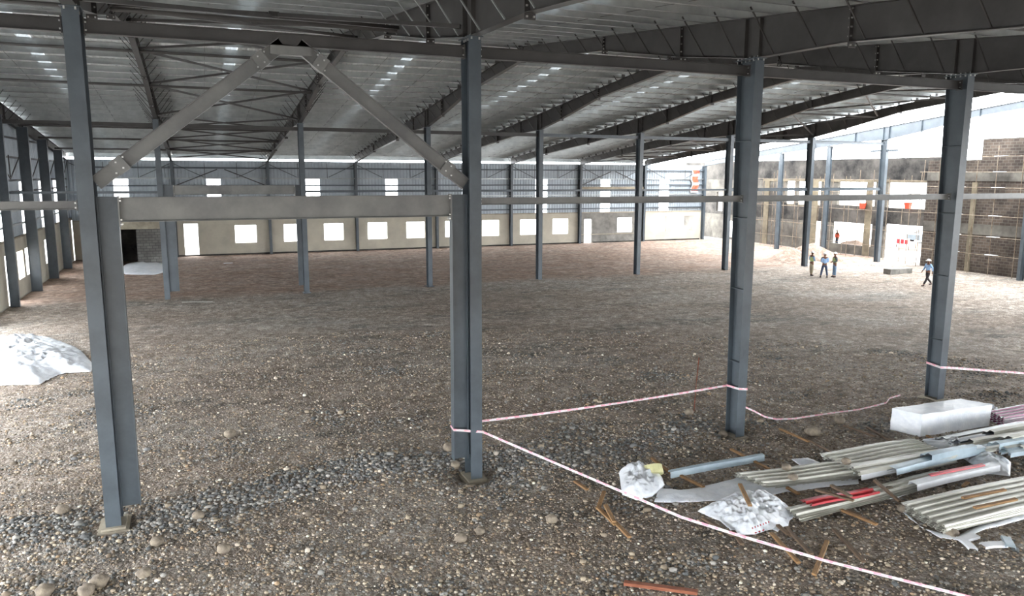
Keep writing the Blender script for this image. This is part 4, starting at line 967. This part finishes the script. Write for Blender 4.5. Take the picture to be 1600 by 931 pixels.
TB = [(975, 911, 1090, 928, .02, .02, 'redwood', 'reddish brown plank lying alone at the bottom edge of the picture', .11, .06),
      (944, 772, 934, 797, .02, .02, 'wood', 'short upright-lying batten left of the tape, top arm of the broken timber figure'), (934, 795, 962, 822, .02, .02, 'wood', 'batten forming the middle of the broken timber figure left of the tape'),
      (946, 792, 960, 818, .05, .05, 'wood', 'short batten resting on the broken timber figure left of the tape'), (958, 815, 984, 840, .02, .02, 'wood', 'lowest batten of the broken timber figure left of the tape'),
      (898, 754, 918, 768, .02, .02, 'wood', 'small batten piece just behind the tape near the centre column'), (1018, 718, 1048, 740, .02, .02, 'wood', 'batten under the left end of the lone pale flashing'),
      (1060, 742, 1100, 762, .02, .02, 'wood', 'batten sticking out below the lone pale flashing'), (1142, 704, 1202, 733, .02, .02, 'wood', 'pale batten under the right end of the lone flashing'),
      (1178, 718, 1192, 734, .02, .02, 'wood2', 'brown batten beside the pale one under the lone flashing'),
      (1218, 672, 1264, 692, .02, .02, 'wood', 'yellowish batten lying on the dirt right of the third near column'), (1262, 688, 1305, 712, .02, .02, 'wood2', 'grey weathered batten continuing from the yellowish one'),
      (1318, 666, 1368, 686, .02, .02, 'wood2', 'grey weathered batten left of the wrapped block'), (1355, 669, 1392, 692, .02, .02, 'wood2', 'brown batten next to the wrapped block'),
      (1156, 758, 1172, 792, .42, .40, 'wood', 'short yellowish batten lying on the white plastic sack'), (1230, 762, 1248, 772, .04, .04, 'wood', 'splintered end of a batten under the left sheet stack'),
      (1098, 810, 1145, 838, .05, .05, 'wood2', 'long dull batten poking out under the sack, crossing the tape'), (1145, 832, 1160, 852, .02, .02, 'wood2', 'batten end in front of the tape below the sack'),
      (1205, 835, 1248, 880, .02, .02, 'wood', 'thick pale batten below the sack, running under the tape'), (1228, 825, 1268, 868, .04, .04, 'wood2', 'dark batten parallel to the thick pale one'),
      (1215, 822, 1232, 836, .04, .04, 'wood2', 'short stub of batten at the corner of the sack'), (1292, 846, 1272, 898, .03, .03, 'wood', 'batten lying across the tape near the bottom'),
      (1303, 828, 1350, 878, .02, .02, 'wood2', 'long grey brown batten lying alone right of the crossing one'), (1312, 795, 1370, 820, .04, .04, 'wood', 'yellow batten sticking out below the plastic edge'),
      (1314, 793, 1345, 806, .02, .02, 'wood2', 'second batten beside the yellow one below the plastic edge'),
      (1274, 764, 1334, 782, .30, .30, 'wood2', 'batten lying across the red sheet'), (1299, 758, 1330, 776, .36, .34, 'wood2', 'short batten crossing over the red sheet on its right'),
      (1366, 752, 1406, 785, .25, .05, 'wood2', 'batten leaning off the sheets left of the lower right stack'), (1504, 779, 1570, 768, .36, .36, 'wood', 'batten lying on the lower right stack, upper of two'),
      (1522, 795, 1588, 783, .36, .36, 'wood', 'batten lying on the lower right stack, lower of two'), (1448, 682, 1462, 690, .02, .02, 'wood', 'short yellow timber block under the wrapped block'),
      (1505, 762, 1512, 757, .02, .02, 'wood', 'small timber block between the two right stacks')]
for q in TB: timber(*q)

# individual stones
def stone(px, py, r, z, label, m='rock', seed=0):
    c = g(px, py, z+r*.5); bm = bmesh.new(); bmesh.ops.create_icosphere(bm, subdivisions=3, radius=r)
    for v in bm.verts:
        n = v.co.normalized(); v.co *= 1+.22*noise.noise(n*1.6+Vector((seed, 0, 0)))+.05*noise.noise(n*5+Vector((seed, 3, 0))); v.co.z *= .75
    me = bpy.data.meshes.new('stone'); bm.to_mesh(me); bm.free(); me.materials.append(M[m])
    for p_ in me.polygons: p_.use_smooth = True
    o = bpy.data.objects.new('stone', me); COL.objects.link(o); o.location = (c.x, c.y, z+r*.6+gz(c.x, c.y)); o.rotation_euler.z = seed
    tag(o, label, 'stone')
for k, a in enumerate(((1229, 729, .11, .22, 'brown stone weighing down the left sheet stack, upper of two'), (1239, 745, .11, .22, 'pale stone weighing down the left sheet stack, lower of two'), (1322, 721, .11, .3, 'brown stone weighing down the upper sheet stack'),
                       (1270, 675, .2, 0, 'large round stone right of the third near column'), (1312, 657, .15, 0, 'round stone by the loose tape on the ground'), (1411, 795, .12, 0, 'stone at the left corner of the lower right stack'),
                       (1488, 832, .13, 0, 'stone at the bottom corner of the lower right stack'), (1390, 765, .1, .05, 'stone beside the leaning batten'), (97, 800, .13, 0, 'pale round stone left of the first near column'),
                       (310, 807, .12, 0, 'pale flat stone right of the first near column'), (350, 860, .12, 0, 'pale stone at lower left'), (155, 908, .15, 0, 'pale rounded stone near the bottom left'), (135, 922, .14, 0, 'flat pale stone at the bottom left edge'),
                       (70, 922, .15, 0, 'grey stone at the bottom left edge'), (245, 848, .12, 0, 'long pale stone below the first near column'), (225, 898, .12, 0, 'whitish stone near the bottom left'), (720, 840, .12, 0, 'white stone below the centre column'),
                       (750, 830, .1, 0, 'yellowish stone below the centre column'), (712, 722, .12, 0, 'squat stone left of the centre column base'), (1130, 672, .13, 0, 'stone left of the third near column base'), (1076, 645, .14, 0, 'stone beside the rusty rod'),
                       (360, 677, .16, 0, 'long pale stone on the left gravel'), (862, 812, .12, 0, 'reddish brown stone in front of the tape'), (702, 700, .16, 0, 'block shaped stone left of the centre column'))):
    stone(*a, seed=k*1.7)

# rusty rod, brick pack, scraps
q = g(1084, 643); tubething([(q.x, q.y, -.2), (q.x+.05, q.y, .9), (q.x+.12, q.y+.02, 1.66)], .014, 'rusty_rod', 'rust', 'thin rusty rod standing upright in the gravel left of the third near column', 'rod')
q = g(1408, 428)
t = thing('block_pallet', 'low stack of grey concrete blocks on the ground left of the walking person', 'blocks', (q.x, q.y, gz(q.x, q.y)))
for i in range(5):
    for j in range(3):
        for k in range(2):
            x = q.x-1.05+i*.43; y_ = q.y+j*.22; z_ = k*.2+gz(q.x, q.y)-.03; MB().box((x, y_, z_), (x+.41, y_+.2, z_+.19)).build('block', 'cement', t)
q = g(1372, 236)
crumple('rubble', [g(*q) for q in ((186, 420), (200, 412), (235, 410), (262, 414), (268, 424), (240, 430), (196, 430))], .25, 'plastic', 'pale rubble and plastic in front of the dark doorway of the corner room', 'rubble', 31, 40, 3)
for k, (a, b, m, lab) in enumerate((((284, 474), (332, 473), 'offwhite', 'thin pale strip lying on the gravel right of the first middle column'), ((350, 412), (364, 411), 'white', 'small white scrap on the earth before the far wall'))):
    p_, r_ = g(*a), g(*b); flashing(p_, r_, [(0, 0), (.1, .03), (.2, .0)], m, lab, .03, 'metal_strip')

# ------------------------------------------------------------------ striped tape
def tape(pts, label, w=.056, sag=.0, grp=None):
    P = [Vector(p) for p in pts]; out = []
    for a, b in zip(P[:-1], P[1:]):
        n = max(2, int((b-a).length/.06))
        for k in range(n):
            t_ = k/n; q = a.lerp(b, t_); q.z -= sag*4*t_*(1-t_)*((b-a).length > 2); out.append(q)
    out.append(P[-1]); mb = MB(); rows = [0, .2, .5, .8, 1]
    for k in range(len(out)-1):
        tw = .25*math.sin(k*.07); up = Vector((0, math.sin(tw)*.6, 1)).normalized()
        for r in range(4):
            a, b = out[k]+up*(w*(rows[r]-.5)), out[k+1]+up*(w*(rows[r]-.5)); c_, d = out[k+1]+up*(w*(rows[r+1]-.5)), out[k]+up*(w*(rows[r+1]-.5))
            mb.cur = 1 if ((r in (1, 2) and k % 8 < 5 and (k*7+r*3) % 4 != 0) or (r == 3 and k % 12 < 6)) else 0
            mb.quad([a, b, c_, d])
    return tag(mb.build('barrier_tape', ['tapew', 'taper'], recalc=False), label, 'tape', grp)
X2 = 2*B; zt = 1.12
e1 = at(1065, 808, 2, .75); e2 = at(1290, 876, 2, .35); e3 = at(1520, 934, 2, .02); e3b = at(1700, 985, 2, .02)
tape([(X2-.53, .12, zt+.03), (X2-.53, -.12, zt), (X2+.14, -.26, 1.03), e1, at(1160, 838, 2, .55), e2, e3, e3b], 'red and white tape running from the centre column down to the bottom right corner')
tape([(X2+.145, .1, 1.17), (3*B-.16, .26, 1.26)], 'red and white tape stretched between the centre column and the third near column', sag=.05)
tape([(3*B-.15, .26, 1.27), (3*B-.15, -.26, 1.30), (3*B+.15, -.26, 1.26), (3*B+.15, .2, 1.27)], 'red and white tape wrapped round the third near column', .06)
tape([(3*B+.15, -.1, .74), at(1180, 643, 2, .46), at(1195, 651, 2, .22), at(1213, 655, 2, .08), at(1240, 654, 2, .06), at(1300, 645, 2, .06), at(1340, 640, 2, .06), at(1362, 635, 2, .06), at(1385, 629, 2, .06), at(1390, 622, 2, .08), at(1407, 617, 2, .06)], 'slack end of tape trailing over the gravel right of the third near column', .05)
tape([(4*B-.15, .26, 1.22), (4*B-.15, -.25, 1.18), (4*B+.15, -.26, 1.15), at(1600, 583, 0, 36.0), at(1800, 586, 0, 42)], 'red and white tape stretched from the rightmost near column out of the picture', .07)

# ------------------------------------------------------------------ loose gravel over the foreground
def gravel():
    ico = bmesh.new(); bmesh.ops.create_icosphere(ico, subdivisions=1, radius=1); bv = np.array([v.co[:] for v in ico.verts]); bf = np.array([[v.index for v in f.verts] for f in ico.faces]); ico.free()
    pts = []
    N = 95000
    cx, cy = 9.6, -16.4
    while len(pts) < N:
        ang = random.uniform(-.26, 1.05); dist = 8.2 + 26*random.random()**1.7
        x, y = cx+dist*math.sin(ang), cy+dist*math.cos(ang)
        if x > 42 or y > 18: continue
        if min((x-7.68)**2+(y+.05)**2, (x-15.36)**2+(y+.05)**2, (x-23.04)**2+(y+.05)**2) < .2: continue
        band = math.exp(-((y-.4-.5*math.sin(x*.6))/.9)**2) if x < 23 else 0
        mk = noise.noise(Vector((x*.35, y*.8, 2)))
        pr = .35+.5*band+.5*max(0, mk)
        if random.random() > pr: continue
        pts.append((x, y, band+max(0, mk*1.5-.1)))
    P = np.array(pts); n = len(P)
    r = .013+.022*rng.random(n)**2.2; big = rng.random(n) < .02; r[big] *= 1.9; r *= 1+.55*np.clip(P[:, 2], 0, 1)
    sc = np.stack([r*(.8+.6*rng.random(n)), r*(.8+.5*rng.random(n)), r*(.5+.4*rng.random(n))], 1); th = rng.random(n)*6.28
    V = bv[None]*sc[:, None]*(1+.3*(rng.random((n, len(bv), 1))-.5)); c, s = np.cos(th)[:, None], np.sin(th)[:, None]
    X = V[..., 0]*c-V[..., 1]*s; Y = V[..., 0]*s+V[..., 1]*c; gzv = np.array([gz(a, b) for a, b in P[:, :2]])
    V = np.stack([X+P[:, :1], Y+P[:, 1:2], V[..., 2]+(gzv+r*.25)[:, None]], -1)
    me = bpy.data.meshes.new('gravel'); nv = len(bv); nf = len(bf)
    me.vertices.add(n*nv); me.vertices.foreach_set('co', V.reshape(-1))
    F = (bf[None]+(np.arange(n)*nv)[:, None, None]).reshape(-1)
    me.loops.add(len(F)); me.loops.foreach_set('vertex_index', F); me.polygons.add(n*nf)
    me.polygons.foreach_set('loop_start', np.arange(0, len(F), 3)); me.polygons.foreach_set('loop_total', np.full(n*nf, 3))
    me.update(calc_edges=True)
    tones = np.array([srgb(*t_)[:3] for t_ in ((180, 166, 145), (153, 140, 122), (130, 116, 100), (212, 200, 183), (144, 142, 137), (117, 107, 95), (240, 238, 222), (168, 145, 118))])
    greys = np.array([srgb(*t_)[:3] for t_ in ((118, 118, 117), (103, 105, 105), (142, 140, 135), (95, 95, 94), (165, 161, 154))])
    ci = rng.choice(8, n, p=[.2, .22, .2, .06, .12, .13, .012, .058]); gi = rng.integers(0, 5, n); isg = rng.random(n) < (.12+.75*np.clip(P[:, 2], 0, 1))
    col = np.where(isg[:, None], greys[gi], tones[ci])*(.85+.3*rng.random((n, 1)))
    at_ = me.color_attributes.new('tone', 'FLOAT_COLOR', 'POINT'); full = np.ones((n, nv, 4)); full[..., :3] = col[:, None]
    at_.data.foreach_set('color', full.reshape(-1)); me.materials.append(M['gravel'])
    o = bpy.data.objects.new('gravel', me); COL.objects.link(o); tag(o, 'loose crushed stone and pebbles scattered over the foreground', 'gravel', kind='stuff')
gravel()
for o in bpy.data.objects:
    if '_w' in o.keys(): del o['_w']
